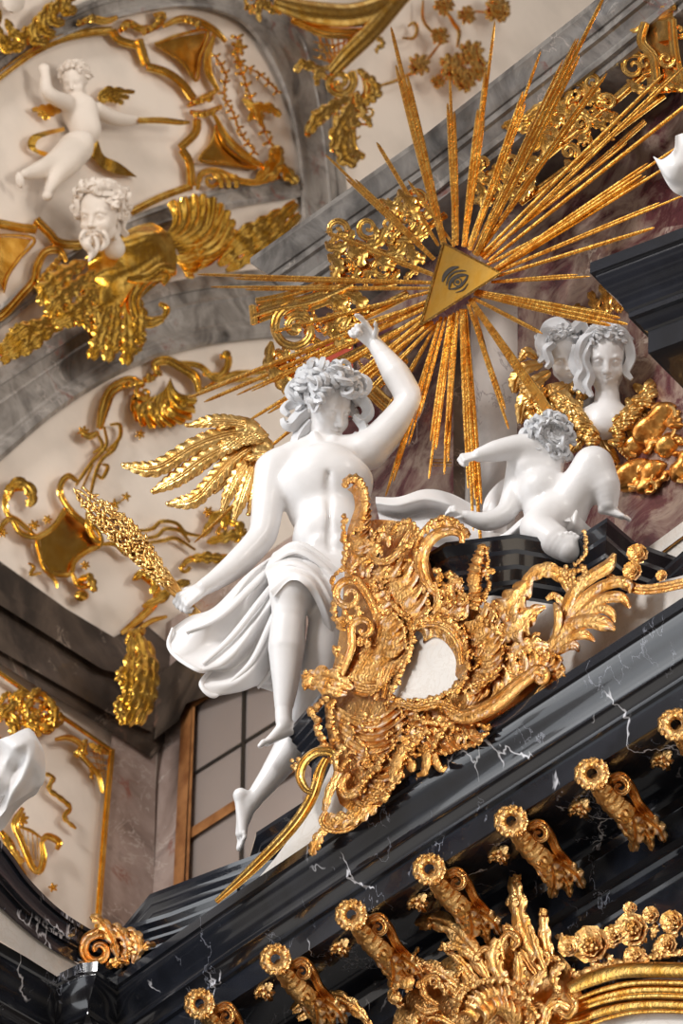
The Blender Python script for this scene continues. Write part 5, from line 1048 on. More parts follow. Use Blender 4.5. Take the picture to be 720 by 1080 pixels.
# ---- garland of roses
for i, (x, y, r, lb) in enumerate(((622, 996, 19, 'largest gilded rose, left end of the garland above the gilded frame'), (665, 980, 17, 'upright gilded rose in the middle of the garland'), (668, 1008, 11, 'small gilded rose tucked under the middle of the garland'), (599, 998, 11, 'small gilded rose touching the acanthus cluster'), (646, 986, 11, 'small gilded blossom between the two biggest roses'), (708, 972, 12, 'gilded blossom at the right edge of the garland'), (702, 996, 11, 'gilded blossom low at the right edge, over the frame'), (686, 965, 9, 'gilded loop-petalled bud right of the upright rose'), (664, 958, 7, 'gilded bud crowning the garland'))):
    m = M(FW); flower(m, (x, y), r, 7, 18, (10, 7)); berries(m, (x, y), r*.45, 9, r*.16, 18+r*.4)
    for k_ in range(7): a = k_*.9+i; blob(m, (x+r*.85*math.cos(a), y+r*.8*math.sin(a), 15), (r*.3, r*.2, r*.2), math.degrees(a)+90, .15, (8, 6))
    tag(mk('gilded_rose', m, G_BRACK), lb, 'flower', 'garland of gilded roses')
t = thing('garland_foliage', 'gilded leaves and buds filling the rose garland above the gilded frame', 'ornament', FW.T([(650, 1015, 0)])[0])
for k_ in range(26):
    u = k_/25; x = 596+u*126; y = 1006-u*26+RNG.uniform(-16, 12); a = RNG.uniform(0, 6.28); L_ = RNG.uniform(11, 19)
    m = M(FW); leaf(m, [(x, y, 12, 2), (x+L_*.5*math.cos(a), y+L_*.5*math.sin(a), 17, L_*.3), (x+L_*math.cos(a), y+L_*math.sin(a), 13, 1)], 3, 7, .5, .4, 2); mk('leaf', m, G_BRACK, t)
m = M(FW); crust(m, [(604, 1028, 16), (622, 1024, 18), (640, 1018, 16), (660, 1016, 16), (684, 1010, 16), (722, 1004, 14)], 5, 5.5); mk('stem', m, G_BRACK, t)
# ---- gilded frame, lower right
t = thing('picture_frame', 'gilded curved picture-frame moulding at the lower right corner', 'frame', FW.T([(660, 1080, 0)])[0])
def fr(pts, r, h, k=1, nm='moulding', mt=G_BRACK):
    m = M(FW); sweep(m, [(x, y, h, r*q) for x, y, q in pts], ROUND12, k, 3); mk(nm, m, G_FRAME if mt is None else mt, t)
fr([(600, 1043, .8), (625, 1032, 1), (655, 1024, 1), (690, 1023, 1), (760, 1024, 1)], 8.5, 26, nm='outer_roll', mt=None)
fr([(602, 1056, .5), (640, 1042, 1), (680, 1036, 1), (760, 1038, 1)], 3, 24, mt=None); fr([(596, 1064, .7), (640, 1049, 1), (684, 1043, 1), (760, 1046, 1)], 5, 16, mt=None)
fr([(590, 1074, .7), (636, 1056, 1), (684, 1050, 1), (760, 1053, 1)], 3, 18, mt=None); fr([(586, 1084, .7), (636, 1066, 1), (684, 1059, 1), (760, 1062, 1)], 6, 10, mt=None); fr([(590, 1094, .7), (640, 1074, 1), (684, 1067, 1), (760, 1069, 1)], 2.2, 12, mt=None)
m = M(FW); poly(m, [(580, 1100), (600, 1056), (650, 1036), (700, 1030), (760, 1032), (760, 1100)], -12, 2); mk('picture_panel', m, WHITEMARB, t, 'grey-white panel inside the frame')
# ---- scroll ornament standing on the cornice at lower left
PS = Pl(110, 1000, 24.45, 10); t = thing('scroll_ornament', 'gilded leafy scroll standing on the black cornice corner at lower left', 'ornament', PS.T([(110, 1022, 0)])[0])
m = M(PS); sweep(m, [(132, 1012, 6, 3), (126, 996, 8, 5), (114, 986, 10, 6), (102, 984, 12, 6)]+[(x, y, h+12, r) for x, y, h, r in spiral(103, 1002, 18, 1.3, -90, -1, r=6)], CHAN, 1, 2); mk('volute', m, G_CART, t)
for p_, w in (([(124, 1010), (118, 990), (108, 974), (96, 966)], 7), ([(134, 1014), (134, 996), (126, 982), (118, 976)], 7), ([(140, 1016), (146, 1000), (142, 986), (132, 982)], 7), ([(112, 1018), (124, 1014), (136, 1016)], 5), ([(84, 1014), (92, 1020), (104, 1018)], 5), ([(146, 1008), (154, 998), (164, 996)], 5), ([(112, 1022), (120, 1016), (130, 1018)], 6)):
    m = M(PS); n = len(p_); leaf(m, [(x, y, 10+8*math.sin(math.pi*i/(n-1)), w*(.5 if i in (0, n-1) else 1)) for i, (x, y) in enumerate(p_)], 4, 9, .5, .4, 2); mk('leaf', m, G_CART, t)
m = M(PS); crust(m, [(142, 984, 14), (148, 994, 14), (142, 1004, 16), (134, 998, 16)], 3.6, 4); mk('curl', m, G_BRACK, t)
# ============================================================= gilded work round the altar top
def grp(name, label, cat, pl, base, group=None):
    t = thing(name, label, cat, pl.T([(*base, 0)])[0], group)
    def add(kind, pts, r=4, h=8, lb=4, mt=None, nm=None, **kw):
        m = M(pl); n = len(pts)
        if kind == 'leaf': leaf(m, [(p[0], p[1], h+6*math.sin(math.pi*i/(n-1))+4*(i/(n-1))**2, r*(.5 if i in (0, n-1) else 1)) for i, p in enumerate(pts)], lb, 9, .5, .4, 2, **kw)
        elif kind == 'tube': sweep(m, [(p[0], p[1], h if len(p) < 3 else p[2], r*(.6 if i in (0, n-1) else 1)) for i, p in enumerate(pts)], ROUND, 1, **kw)
        elif kind == 'bar': sweep(m, [(p[0], p[1], h, r) for p in pts], kw.pop('prof', CHAN), **kw)
        elif kind == 'chan': sweep(m, [(p[0], p[1], h, r*(.6 if i in (0, n-1) else 1)) for i, p in enumerate(pts)], CHAN, 1, **kw)
        elif kind == 'spi': x, y, R, turns, a0, sg = pts; sweep(m, [(a, b, c+h, d) for a, b, c, d in spiral(x, y, R, turns, a0, sg, r=r, dh=4)], CHAN, 1, **kw)
        elif kind == 'crust': crust(m, [(p[0], p[1], h) for p in pts], r, r*1.05)
        elif kind == 'flower': flowerb(m, pts, r, lb, h, (9, 7))
        elif kind == 'ber': berries(m, pts, r, lb, kw['br'], h)
        elif kind == 'blob': blob(m, (*pts, h), (r, r*kw.get('ky', 1), r*.8), 0, .08, (12, 9))
        elif kind == 'poly': poly(m, pts, kw.get('h0', -8), h)
        mk(nm or {'tube': 'stem', 'bar': 'bar', 'chan': 'scroll', 'spi': 'volute', 'crust': 'crust', 'ber': 'berries', 'blob': 'boss', 'poly': 'plate'}.get(kind, kind), m, mt or t_mt[0], t, sharp=50)
    t_mt = [G_FRAME]; add.mt = t_mt; add.t = t; return add
def fill(g, cx, cy, rx, ry, n, size, seed, h=6, ang=None):
    rs = np.random.RandomState(seed)
    for i in range(n):
        a, q = rs.uniform(0, 6.28), math.sqrt(rs.uniform(0, 1)); x, y = cx+rx*q*math.cos(a), cy+ry*q*math.sin(a); sz = size*rs.uniform(.7, 1.3); b = rs.uniform(0, 6.28) if ang is None else math.radians(ang)+rs.uniform(-.7, .7)
        k = i % 4; c, s_ = math.cos(b), math.sin(b)
        if k in (0, 1): g('leaf', [(x-c*sz, y-s_*sz), (x-c*sz*.2+s_*sz*.3, y-s_*sz*.2-c*sz*.3), (x+c*sz*.6+s_*sz*.2, y+s_*sz*.6-c*sz*.2), (x+c*sz, y+s_*sz+sz*.3)], sz*.38, h+rs.uniform(0, 6))
        elif k == 2: g('spi', (x, y, sz*.65, 1.1, math.degrees(b), 1 if i % 8 < 4 else -1), sz*.2, h+4)
        else: g('crust', [(x-c*sz*.6, y-s_*sz*.6), (x, y+2), (x+c*sz*.6, y+s_*sz*.6)], sz*.22, h+6)
CP = Pl(340, 340, 25.9, TH)
g = grp('gilded_capital', 'gilded scroll capital at the left corner of the altar top, under the grey cornice', 'capital', CP, (315, 430))
g('bar', [(266, 334), (290, 326), (330, 318), (372, 300)], 9, 14, prof=RIB); g('bar', [(270, 318), (300, 312), (350, 296)], 4, 16, prof=RIB); g('bar', [(266, 322), (268, 342)], 4, 18)
g('spi', (312, 346, 27, 1.7, -60, -1), 5.5, 16); g('blob', (312, 346), 6, 24); g('spi', (330, 372, 16, 1.3, 180, 1), 4, 16); g('spi', (296, 378, 14, 1.2, 0, 1), 4, 12)
for p_ in ([(286, 360), (284, 380), (292, 398), (300, 410)], [(300, 380), (298, 396), (306, 412), (314, 420)], [(316, 384), (314, 400), (322, 414), (326, 426)], [(332, 380), (332, 394), (338, 406), (346, 410)], [(346, 330), (352, 350), (362, 360), (372, 360)], [(340, 310), (356, 318), (366, 330)], [(360, 306), (378, 316), (386, 330)]): g('leaf', p_, 8, 14)
fill(g, 345, 330, 34, 26, 26, 12, 21, 8); fill(g, 310, 385, 24, 22, 14, 10, 22, 6)
g('bar', [(340, 350), (386, 332), (430, 310)], 5, 10, prof=RIB)
g = grp('gilded_frieze', 'gilded acanthus frieze running under the grey cornice left of the triangle', 'frieze', CP, (400, 300))
for i, (x, y, r) in enumerate(((355, 243, 12), (388, 240, 13), (412, 252, 11), (364, 282, 10), (428, 232, 13), (440, 212, 12), (404, 284, 11))):
    g('spi', (x, y, r, 1.3, 40*i, 1 if i % 2 else -1), 3.6, 12); g('leaf', [(x-r, y+r), (x-r*.4, y+r*1.5), (x+r*.8, y+r*1.2), (x+r*1.4, y)], 6, 10)
for p_ in ([(370, 250), (372, 262), (380, 270), (378, 280)], [(398, 262), (404, 276), (416, 282)], [(346, 268), (356, 280), (352, 292)], [(430, 255), (436, 270), (448, 274)], [(420, 200), (432, 214), (440, 232)]): g('leaf', p_, 8, 16)
fill(g, 400, 262, 52, 30, 40, 11, 31, 6); fill(g, 425, 225, 22, 20, 16, 10, 32, 6)
g('bar', [(372, 292), (420, 262), (470, 226)], 4, 8, prof=RIB)
g = grp('gilded_console', 'gilded leafy console hanging between the raised arm and the putto\'s fist', 'console', Pl(465, 470, 25.85, TH), (465, 515))
for p_ in ([(470, 420), (466, 450), (464, 475), (465, 492)], [(478, 420), (486, 445), (492, 468)], [(460, 420), (448, 440), (440, 462), (436, 478)], [(466, 430), (474, 460), (480, 480)], [(450, 425), (430, 440), (418, 452), (404, 470)], [(486, 430), (498, 448), (502, 470)], [(440, 440), (432, 462), (426, 484)]): g('leaf', p_, 10, 14)
g('blob', (464, 493), 12, 18, ky=.75); g('bar', [(452, 488), (476, 488)], 4, 26); g('bar', [(454, 500), (474, 500)], 3, 26)
g('spi', (405, 482, 13, 1.3, 200, 1), 4, 10); g('spi', (402, 508, 12, 1.2, 200, -1), 4.5, 10); g('leaf', [(396, 490), (410, 500), (416, 514)], 7, 12); g('leaf', [(398, 516), (404, 526), (398, 536)], 7, 12); g('spi', (420, 470, 9, 1.2, 30, 1), 3.2, 10)
fill(g, 450, 440, 40, 26, 22, 12, 41, 4, 90); fill(g, 408, 480, 14, 24, 8, 9, 42, 4); fill(g, 390, 420, 30, 30, 12, 13, 43, 0)
g = grp('gilded_moulding', 'gilded panel moulding glimpsed between the angel\'s head and raised forearm', 'moulding', Pl(400, 420, 26.0, TH), (380, 460))
g('bar', [(352, 384), (376, 372), (420, 350)], 5, 6, prof=RIB); g('bar', [(376, 395), (400, 420), (414, 432)], 8, 8, prof=RIB); g('bar', [(368, 410), (392, 436)], 4, 8, prof=RIB); fill(g, 400, 380, 28, 22, 12, 11, 44, 2)
m = M(B); poly(m, [(330, 366), (372, 350), (372, 440), (330, 440)], 2, 14); tag(mk('marble_slab', m, REDM), 'red marble panel behind the pointing hand', 'panel')
# right side frieze and bracket
RP_ = Pl(640, 150, 25.32, TH)
g = grp('gilded_frieze', 'gilded acanthus frieze crossed by rays at the upper right', 'frieze', RP_, (600, 240))
for i, (x, y, r) in enumerate(((606, 98, 13), (625, 86, 11), (612, 130, 10), (640, 108, 10), (580, 128, 12), (560, 150, 12), (668, 70, 14), (540, 170, 11), (600, 160, 9), (586, 112, 9))):
    g('spi', (x, y, r, 1.35, 50*i, 1 if i % 2 else -1), 3.8, 14); g('leaf', [(x-r*.5, y+r), (x+r*.2, y+r*1.6), (x+r, y+r*1.8)], 6, 12)
fill(g, 600, 125, 60, 30, 60, 13, 51, 6); fill(g, 530, 190, 36, 26, 26, 12, 52, 4)
g('bar', [(520, 214), (580, 160), (640, 112), (690, 68)], 5, 10, prof=RIB); g('bar', [(548, 214), (600, 176), (660, 130), (700, 100)], 4, 6, prof=RIB); g('bar', [(556, 226), (620, 180), (680, 128)], 3, 4, prof=RIB)
g = grp('gilded_bracket_block', 'large gilded stepped bracket block at the upper right edge', 'bracket', Pl(700, 60, 25.2, TH), (700, 110))
g('poly', [(684, -10), (708, -10), (712, 30), (716, 62), (722, 96), (684, 100), (678, 60), (676, 34), (682, 20)], h=16); g('bar', [(676, 8), (712, 6)], 5, 20, prof=RIB); g('bar', [(680, 24), (676, 44), (688, 60), (692, 84)], 5, 20, prof=RIB); g('bar', [(708, 20), (710, 46), (714, 70), (720, 92)], 5, 20, prof=RIB)
g('poly', [(692, 22), (704, 22), (705, 42), (693, 44)], h=24); g('spi', (702, 62, 9, 1.3, 0, 1), 3, 24); g('spi', (668, 28, 8, 1.3, 200, 1), 3.4, 14); g('spi', (680, 66, 12, 1.3, 100, -1), 3.5, 16); g('crust', [(684, 94), (700, 90), (716, 92), (730, 88)], 6, 20); g('spi', (716, 32, 8, 1.2, 0, 1), 3.4, 16)
# ornaments lying on the burgundy pilaster
g = grp('gilded_trophy', 'gilded lace-like ornament spread over the burgundy marble behind the right-hand rays', 'ornament', Pl(640, 200, 25.75, TH), (640, 300))
fill(g, 618, 190, 34, 34, 26, 10, 61, 0); fill(g, 670, 215, 30, 34, 26, 9, 62, 0); fill(g, 600, 240, 24, 24, 12, 9, 63, 0); g('leaf', [(640, 230), (650, 216), (664, 206)], 7, 6); g('leaf', [(605, 262), (612, 252), (622, 250)], 6, 6)
g = grp('gilded_foliage', 'gilded upright leaves between the rays and the cherubs\' heads', 'ornament', Pl(640, 310, 25.3, TH), (640, 340))
for p_ in ([(630, 345), (628, 325), (622, 308)], [(640, 345), (640, 320), (634, 300)], [(652, 340), (652, 322), (646, 304)], [(618, 345), (612, 330), (606, 322)]): g('leaf', p_, 7, 8)
# clouds and reeds at the right
CPn = Pl(690, 480, 24.45, TH)
CLOUDG = gold('cloud_gilding', (.50, .17, .03), (.92, .50, .14), .32, 30, .4)
def cloud(lb, lumps):
    t = thing('gilded_cloud', lb, 'cloud', CPn.T([(lumps[0][0], lumps[0][1]+12, 0)])[0], 'gilded clouds')
    S = Sculpt(); F_ = Fig(690, 480, 24.3, pl=CPn); rs = np.random.RandomState(len(lb))
    for (x, y, rx, ry) in lumps:
        S.ell(F_.J(x, y, 4), np.array([rx, ry, 9])*F_.s, eul(0, 0, 20), 5*F_.s)
        for i in range(12): a = rs.uniform(0, 6.28); S.ell(F_.J(x+rx*.8*math.cos(a), y+ry*.8*math.sin(a), rs.uniform(2, 9)), np.array([rx*.34, ry*.26, 5])*F_.s, eul(0, 0, rs.uniform(-20, 50)), 1.8*F_.s)
    mk('cloud_mass', S.mesh(.005), CLOUDG, t, sharp=0)
    for i in range(9):
        x, y, rx, ry = lumps[i % len(lumps)]; a = i*1.7; m = M(CPn)
        sweep(m, [(x+rx*.7*math.cos(a+q), y+ry*.8*math.sin(a+q), 14, 2.2) for q in (0, .35, .7, 1.05)], ROUND, 1, 2); mk('ripple', m, G_WING, t)
cloud('rust and gold cloud highest at right, touching the black corner', [(692, 452, 27, 17), (672, 470, 17, 13), (706, 470, 16, 13), (700, 436, 16, 12)])
cloud('rust and gold cloud under the bust, above the two gilded reeds', [(670, 500, 24, 16), (690, 498, 16, 13), (662, 510, 12, 9), (682, 513, 13, 8)])
cloud('gilded cloud cut off by the right edge', [(718, 498, 12, 12), (724, 484, 10, 10)])
for i, (x0, y0, x1, y1, lb) in enumerate(((677, 518, 681, 558, 'round-ended gilded reed below the middle cloud, the lower one'), (701, 504, 705, 544, 'round-ended gilded reed below the clouds, the one further right'), (655, 508, 658, 556, 'thin gilded reed beside the putto\'s raised foot'), (724, 500, 727, 536, 'gilded reed at the very edge of the picture'))):
    m = M(Pl(690, 540, 24.6, TH)); w = 7 if i < 2 else 4; sweep(m, [(x0, y0, 4, w), (x1, y1-4, 4, w)], RIB, 1); blob(m, (x1, y1-5, 6), (w*.6, w*.6, w*.6)); tag(mk('gilded_reed', m, G_FRAME), lb, 'ornament', 'gilded reeds on the marble')
# white drapery fragments of statues out of frame
t = thing('statue_drapery', 'crumpled white stucco drapery of a statue cut off by the left edge', 'drapery', Pl(10, 830, 22.6, 0).T([(10, 874, 0)])[0])
FL = Fig(10, 820, 22.6, .4); m = M(FL.T)
cloth(m, [[(-30, 790, 10), (-8, 782, 20), (10, 776, 22), (28, 768, 14), (36, 772, 4)], [(-30, 810, 20), (-4, 800, 14), (16, 790, 34), (34, 780, 24), (46, 792, 4)], [(-30, 830, 12), (-2, 822, 30), (14, 812, 12), (32, 800, 30), (48, 812, 8)], [(-30, 845, 20), (0, 840, 10), (16, 830, 30), (32, 822, 14), (46, 826, 4)], [(-30, 868, 6), (-4, 864, 12), (10, 850, 16), (28, 838, 6), (40, 832, -6)]], 60, 60, 4, fold=6, nf=3, seedv=5)
cloth(m, [[(-30, 845, 16), (-4, 842, 14), (14, 834, 14), (30, 826, 8), (44, 828, -4)], [(-30, 862, 0), (-4, 860, -4), (10, 852, -6), (24, 842, -10), (38, 838, -20)], [(-30, 885, -10), (-8, 880, -14), (4, 874, -16), (16, 856, -20), (30, 842, -26)]], 40, 40, 4, fold=2, nf=2, seedv=2)
mk('cloth', m, STATUE, t)
t = thing('statue_drapery', 'white drapery tip at the right edge, just above the black marble corner', 'drapery', Pl(710, 180, 22.2, 0).T([(712, 210, 0)])[0])
FR_ = Fig(710, 180, 22.2, .4); m = M(FR_.T)
cloth(m, [[(712, 143, 10), (722, 140, 10), (740, 138, 10)], [(710, 158, 16), (722, 160, 20), (745, 160, 10)], [(698, 168, 8), (716, 174, 22), (745, 176, 8)], [(689, 165, 4), (708, 188, 14), (745, 195, 6)], [(690, 168, 2), (706, 198, 4), (720, 208, 2)]], 40, 40, 5, fold=1.5, nf=2)
mk('cloth', m, STATUE, t)
# ============================================================= gilded stucco on the left wall and vault
Lp = L.back(-.03)
def W_(name, label, base, cat='ornament', group=None, mt=None):
    g = grp(name, label, cat, Lp, base, group); g.mt[0] = mt or G_WALL; return g
# --- upper field: frame
g = W_('stucco_ornament', 'gilded stucco frame of the upper vault panel with the flying putto', (190, 110), 'frame')
g('bar', [(-10, 88), (0, 80), (30, 58), (62, 42), (95, 34), (118, 32)], 4.5, 6, prof=RIB, step=3); g('bar', [(118, 32), (126, 42), (146, 48)], 4.5, 6, prof=RIB); g('bar', [(146, 42), (154, 68)], 5, 6, prof=RIB)
g('bar', [(155, 70), (175, 76), (192, 88), (204, 104)], 4.5, 6, prof=RIB); g('bar', [(208, 126), (206, 140), (190, 156)], 4.5, 6, prof=RIB); g('bar', [(192, 158), (200, 172), (202, 196)], 4.5, 6, prof=RIB); g('bar', [(202, 196), (170, 208), (138, 224)], 4, 6, prof=RIB)
g('bar', [(-10, 234), (20, 240), (38, 242)], 5, 6, prof=RIB); g('bar', [(38, 232), (52, 246), (62, 256), (84, 258), (90, 250)], 5, 6, prof=RIB)
for p_ in ([(82, 26), (96, 20), (112, 22), (124, 18)], [(126, 34), (134, 24), (148, 30), (160, 28)], [(150, 36), (166, 26), (172, 16), (162, 16)], [(172, 28), (190, 20), (208, 22), (226, 32), (238, 44)], [(198, 112), (214, 104), (228, 96)], [(200, 118), (216, 120), (234, 112)]): g('chan', p_, 4, 8)
for p_ in ([(84, 24), (98, 18)], [(130, 30), (142, 24)], [(160, 30), (170, 20)], [(198, 20), (208, 26)], [(206, 108), (222, 104)], [(204, 120), (226, 120)]): g('crust', p_, 4, 12)
g('chan', [(226, 36), (220, 56), (220, 76), (230, 96)], 4, 8); g('chan', [(226, 122), (240, 146), (262, 166), (285, 180)], 4, 8)
g = W_('stucco_ornament', 'gilded kite-shaped stucco panel at the top of the upper vault panel', (200, 84), 'panel')
g('poly', [(164, 46), (192, 38), (218, 34), (210, 62), (206, 84), (194, 66), (178, 54)], h=5); g('tube', [(163, 46), (192, 36), (219, 33), (211, 62), (207, 85), (194, 67), (178, 55), (163, 46)], 1.8, 7)
g = W_('stucco_ornament', 'gilded triangular stucco panel with hollow sides below the kite-shaped one', (240, 176), 'panel')
g('poly', [(228, 132), (238, 154), (252, 166), (268, 176), (240, 172), (212, 168), (224, 150)], h=5); g('tube', [(228, 131), (238, 154), (252, 166), (270, 177), (240, 173), (211, 169), (224, 150), (228, 131)], 1.8, 7)
g = W_('stucco_foliage', 'gilded scrolling foliage below the triangular stucco panel, over the grey arch', (240, 200))
g('spi', (222, 190, 12, 1.4, 180, 1), 3, 8); g('chan', [(208, 200), (212, 184), (228, 180), (252, 190), (272, 192), (296, 186)], 3.4, 8)
for x in (232, 240, 248): g('leaf', [(x-8, 184), (x, 188), (x+2, 198)], 4, 8)
g('leaf', [(270, 190), (284, 178), (292, 164), (288, 156)], 9, 8); g('leaf', [(284, 190), (296, 178), (306, 186), (314, 192)], 7, 8); g('blob', (289, 160), 6, 12)
def sprig(g, pts, seed, sz=5, st=12):
    P_ = cr([(*p, 0, 0) for p in pts], max(3, int(plen(pts)/st)+1)); rs = np.random.RandomState(seed); g('tube', [tuple(p[:2]) for p in P_], 1.1, 5)
    for i, p in enumerate(P_):
        a = rs.uniform(0, 6.28)
        for q in (a, a+2.3, a+4.2): g('leaf', [(p[0], p[1]), (p[0]+sz*.7*math.cos(q), p[1]+sz*.7*math.sin(q)), (p[0]+sz*1.5*math.cos(q), p[1]+sz*1.5*math.sin(q))], sz*.45, 6, 2)
g = W_('stucco_sprigs', 'loose gilded flower sprigs down the right side of the upper vault panel', (265, 180))
sprig(g, [(250, 40), (252, 66), (262, 96), (272, 122), (284, 150)], 3, 5); sprig(g, [(252, 66), (276, 80), (292, 96)], 4, 4); sprig(g, [(228, 60), (238, 78), (236, 100), (246, 120), (254, 140), (268, 160)], 5, 4, 10)
g('flower', (252, 50), 9, 7, 5); g('flower', (272, 118), 10, 7, 5); g('leaf', [(256, 104), (268, 112), (284, 114), (296, 122)], 6, 8); g('flower', (252, 66), 6, 7, 5); g('leaf', [(262, 128), (270, 116), (276, 132)], 5, 8)
# --- flying putto in relief
FQ = Fig(85, 140, 30, pl=L.back(-.10)); t = thing('putto_relief', 'white stucco relief of a flying putto with raised arm in the upper left panel', 'relief', FQ.T([(80, 200, 0)])[0])
S = Sculpt(); q = FQ
def e_(x, y, h, r, az=0, k_=5): S.ell(q.J(x, y, h), np.array(r, float)*q.s, eul(0, 0, az), k_*q.s)
def c_(pts, k_=5): S.chain(q.C(pts), k_*q.s)
e_(84, 118, 2, (20, 20, 12), -15); e_(90, 136, 3, (17, 19, 12), 0, 8); e_(80, 152, 2, (20, 14, 12), 20, 8)
c_([(70, 108, 2, 9), (56, 102, 3, 8), (49, 94, 3, 7), (48, 82, 4, 5.5), (47, 74, 4, 5)]); e_(46, 72, 4, (6, 5, 4))
c_([(102, 116, 2, 9), (118, 124, 4, 8), (134, 127, 4, 6.5), (146, 127, 5, 4.5)]); e_(151, 127, 5, (6, 4.5, 4))
c_([(84, 158, 4, 14), (70, 174, 6, 13), (60, 184, 6, 10.5), (54, 196, 6, 7), (51, 204, 6, 5)]); e_(50, 207, 8, (6, 5, 4))
c_([(72, 158, -2, 13), (56, 172, -2, 11), (40, 180, 0, 9), (26, 184, 0, 5.5)]); e_(21, 190, 2, (5, 9, 4), 10)
c_([(80, 106, 2, 8), (79, 96, 2, 7)]); HQ = 40*q.s; RQ = hframe((-.25, -.15, .95), (-.15, 1, .1)); cQ = q.J(79, 86, 8); head(S, cQ, HQ, RQ, child=1)
mk('body', S.mesh(.009, [(cQ, .13, .005)]), RELIEF, t, sharp=0)
m = MC(); strands(m, lambda a, b, c: cQ+RQ@(np.array([a, b, c])*HQ), HQ, 24, .045, 7, 50, 100, .08, .03, 2); S2 = Sculpt(); S2.ell(cQ+RQ@(np.array([0, .17, -.09])*HQ), np.array([.36, .36, .42])*HQ, RQ, .01); m2 = S2.mesh(.01); m.V += m2.V; m.F += [tuple(i+m.n for i in f_) for f_ in m2.F]; m.n += m2.n; mk('hair', m, RELIEF, t)
def onp(t, nm, fn, mt=G_WALL, pl=Lp): m = M(pl); fn(m); return mk(nm, m, mt, t, sharp=50)
onp(t, 'wing', lambda m: [leaf(m, [(104, 108, 6, 2), (112+i*3, 100+i*4-4, 10, 5), (138-i*6+4, 97+i*6, 8, 2)], 4, 7) for i in range(3)]); onp(t, 'wing', lambda m: [leaf(m, [(66, 116, 3, 2), (52, 114+i*3, 6, 5), (34+i*6, 116+i*5, 4, 2)], 4, 7) for i in range(3)])
onp(t, 'sash', lambda m: cloth(m, [[(68, 134, 6), (48, 138, 8), (32, 144, 8), (30, 156, 6), (44, 164, 6), (60, 168, 3)], [(68, 138, 8), (50, 143, 12), (40, 148, 10), (38, 156, 10), (48, 160, 8), (62, 164, 3)]], 8, 30, 3)); onp(t, 'sash', lambda m: cloth(m, [[(98, 136, 8), (104, 150, 12), (110, 164, 8), (126, 172, 10), (144, 186, 4)], [(92, 162, 8), (98, 168, 12), (108, 178, 8), (124, 184, 10), (144, 187, 4)]], 10, 30, 3), lab if False else G_WALL)
m = M(L.back(-.12)); sweep(m, [(146, 127, 8, 3), (170, 127, 8, 3.5), (190, 129, 8, 3), (200, 129, 8, 1.5)], RIB, 1); tag(mk('gilded_torch', m, G_WALL), 'gilded stick held out in the relief putto\'s right-hand fist', 'torch')
# --- bearded bust in gilded robe
FB = Fig(110, 240, 30, pl=L.back(-.28)); t = thing('bearded_bust', 'bearded white head rising from a sweeping gilded robe and shell on the grey arch', 'relief', FB.T([(150, 370, 0)])[0])
S = Sculpt(); HB = 64*FB.s; RB = hframe((-.38, -.12, .9), (-.08, 1, .1)); cB = FB.J(106, 226, 10); S.chain(FB.C([(114, 244, -14, 9), (120, 262, -14, 12)]), 5*FB.s); head(S, cB, HB, RB)
for p_ in ([(94, 250, 30, 3), (92, 258, 28, 4), (96, 266, 24, 4), (94, 276, 20, 1.5)], [(100, 251, 30, 3), (102, 260, 28, 4), (98, 270, 22, 2.5)], [(110, 248, 22, 4), (112, 256, 20, 4), (106, 264, 18, 2)], [(88, 244, 26, 3), (86, 252, 24, 3.4), (90, 262, 22, 2)], [(92, 243, 36, 1.5), (87, 246, 32, 2), (84, 252, 28, 1)], [(101, 243, 36, 1.5), (107, 246, 30, 2), (110, 252, 26, 1)]): S.chain(FB.C(p_), 2.5*FB.s)
mk('body', S.mesh(.008, [(cB, .15, .0045)]), RELIEF, t, sharp=0)
m = MC(); strands(m, lambda a, b, c: cB+RB@(np.array([a, b, c])*HB), HB, 30, .042, 9, 48, 116, .12, .05, 2, .03)
for p_ in ([(122, 214, 10, 5), (130, 226, 8, 5), (128, 240, 8, 4), (134, 248, 8, 3)], [(118, 204, 12, 5), (128, 210, 10, 5), (134, 222, 8, 4)], [(116, 226, 8, 5), (122, 240, 8, 5), (120, 252, 8, 3)]): tube3(m, FB.C(p_), 12, 14, 1, .2)
S2 = Sculpt(); S2.ell(cB+RB@(np.array([0, .17, -.12])*HB), np.array([.36, .35, .40])*HB, RB, .01); m2 = S2.mesh(.01); m.V += m2.V; m.F += [tuple(i+m.n for i in f_) for f_ in m2.F]; m.n += m2.n; mk('hair', m, RELIEF, t)
BP = L.back(-.15)
onp(t, 'robe', lambda m: (cloth(m, [[(90, 272, 8), (96, 300, 14), (88, 330, 10), (96, 360, 4)], [(104, 262, 20), (112, 290, 26), (110, 318, 22), (118, 340, 8)], [(122, 252, 22), (134, 270, 34), (138, 292, 30), (140, 322, 14)], [(140, 240, 22), (160, 250, 36), (166, 272, 34), (166, 300, 16)], [(160, 234, 14), (180, 248, 28), (186, 268, 26), (186, 290, 10)]], 50, 40, 4, fold=4, nf=3)), pl=BP)
g = grp('gilded_shell_mount', 'gilded shell and scroll mount round the bearded bust, spilling over the grey arch', 'ornament', BP, (150, 370)); g.mt[0] = G_WALL
m = M(BP); fan(m, [(170, 250, 12, 0), (185, 262, 14, 0), (192, 280, 12, 0)], [(176, 216, 18, 0), (214, 208, 20, 0), (238, 224, 20, 0), (246, 246, 18, 0), (230, 268, 14, 0)], 11, 3, 6, 3, 5, 4); mk('shell', m, G_WALL, g.t)
m = M(BP); fan(m, [(178, 268, 10, 0), (186, 276, 12, 0), (194, 288, 10, 0)], [(206, 250, 16, 0), (214, 268, 18, 0), (200, 294, 14, 0)], 8, 2.4, 5, 3, 4, 4); mk('shell', m, G_WALL, g.t)
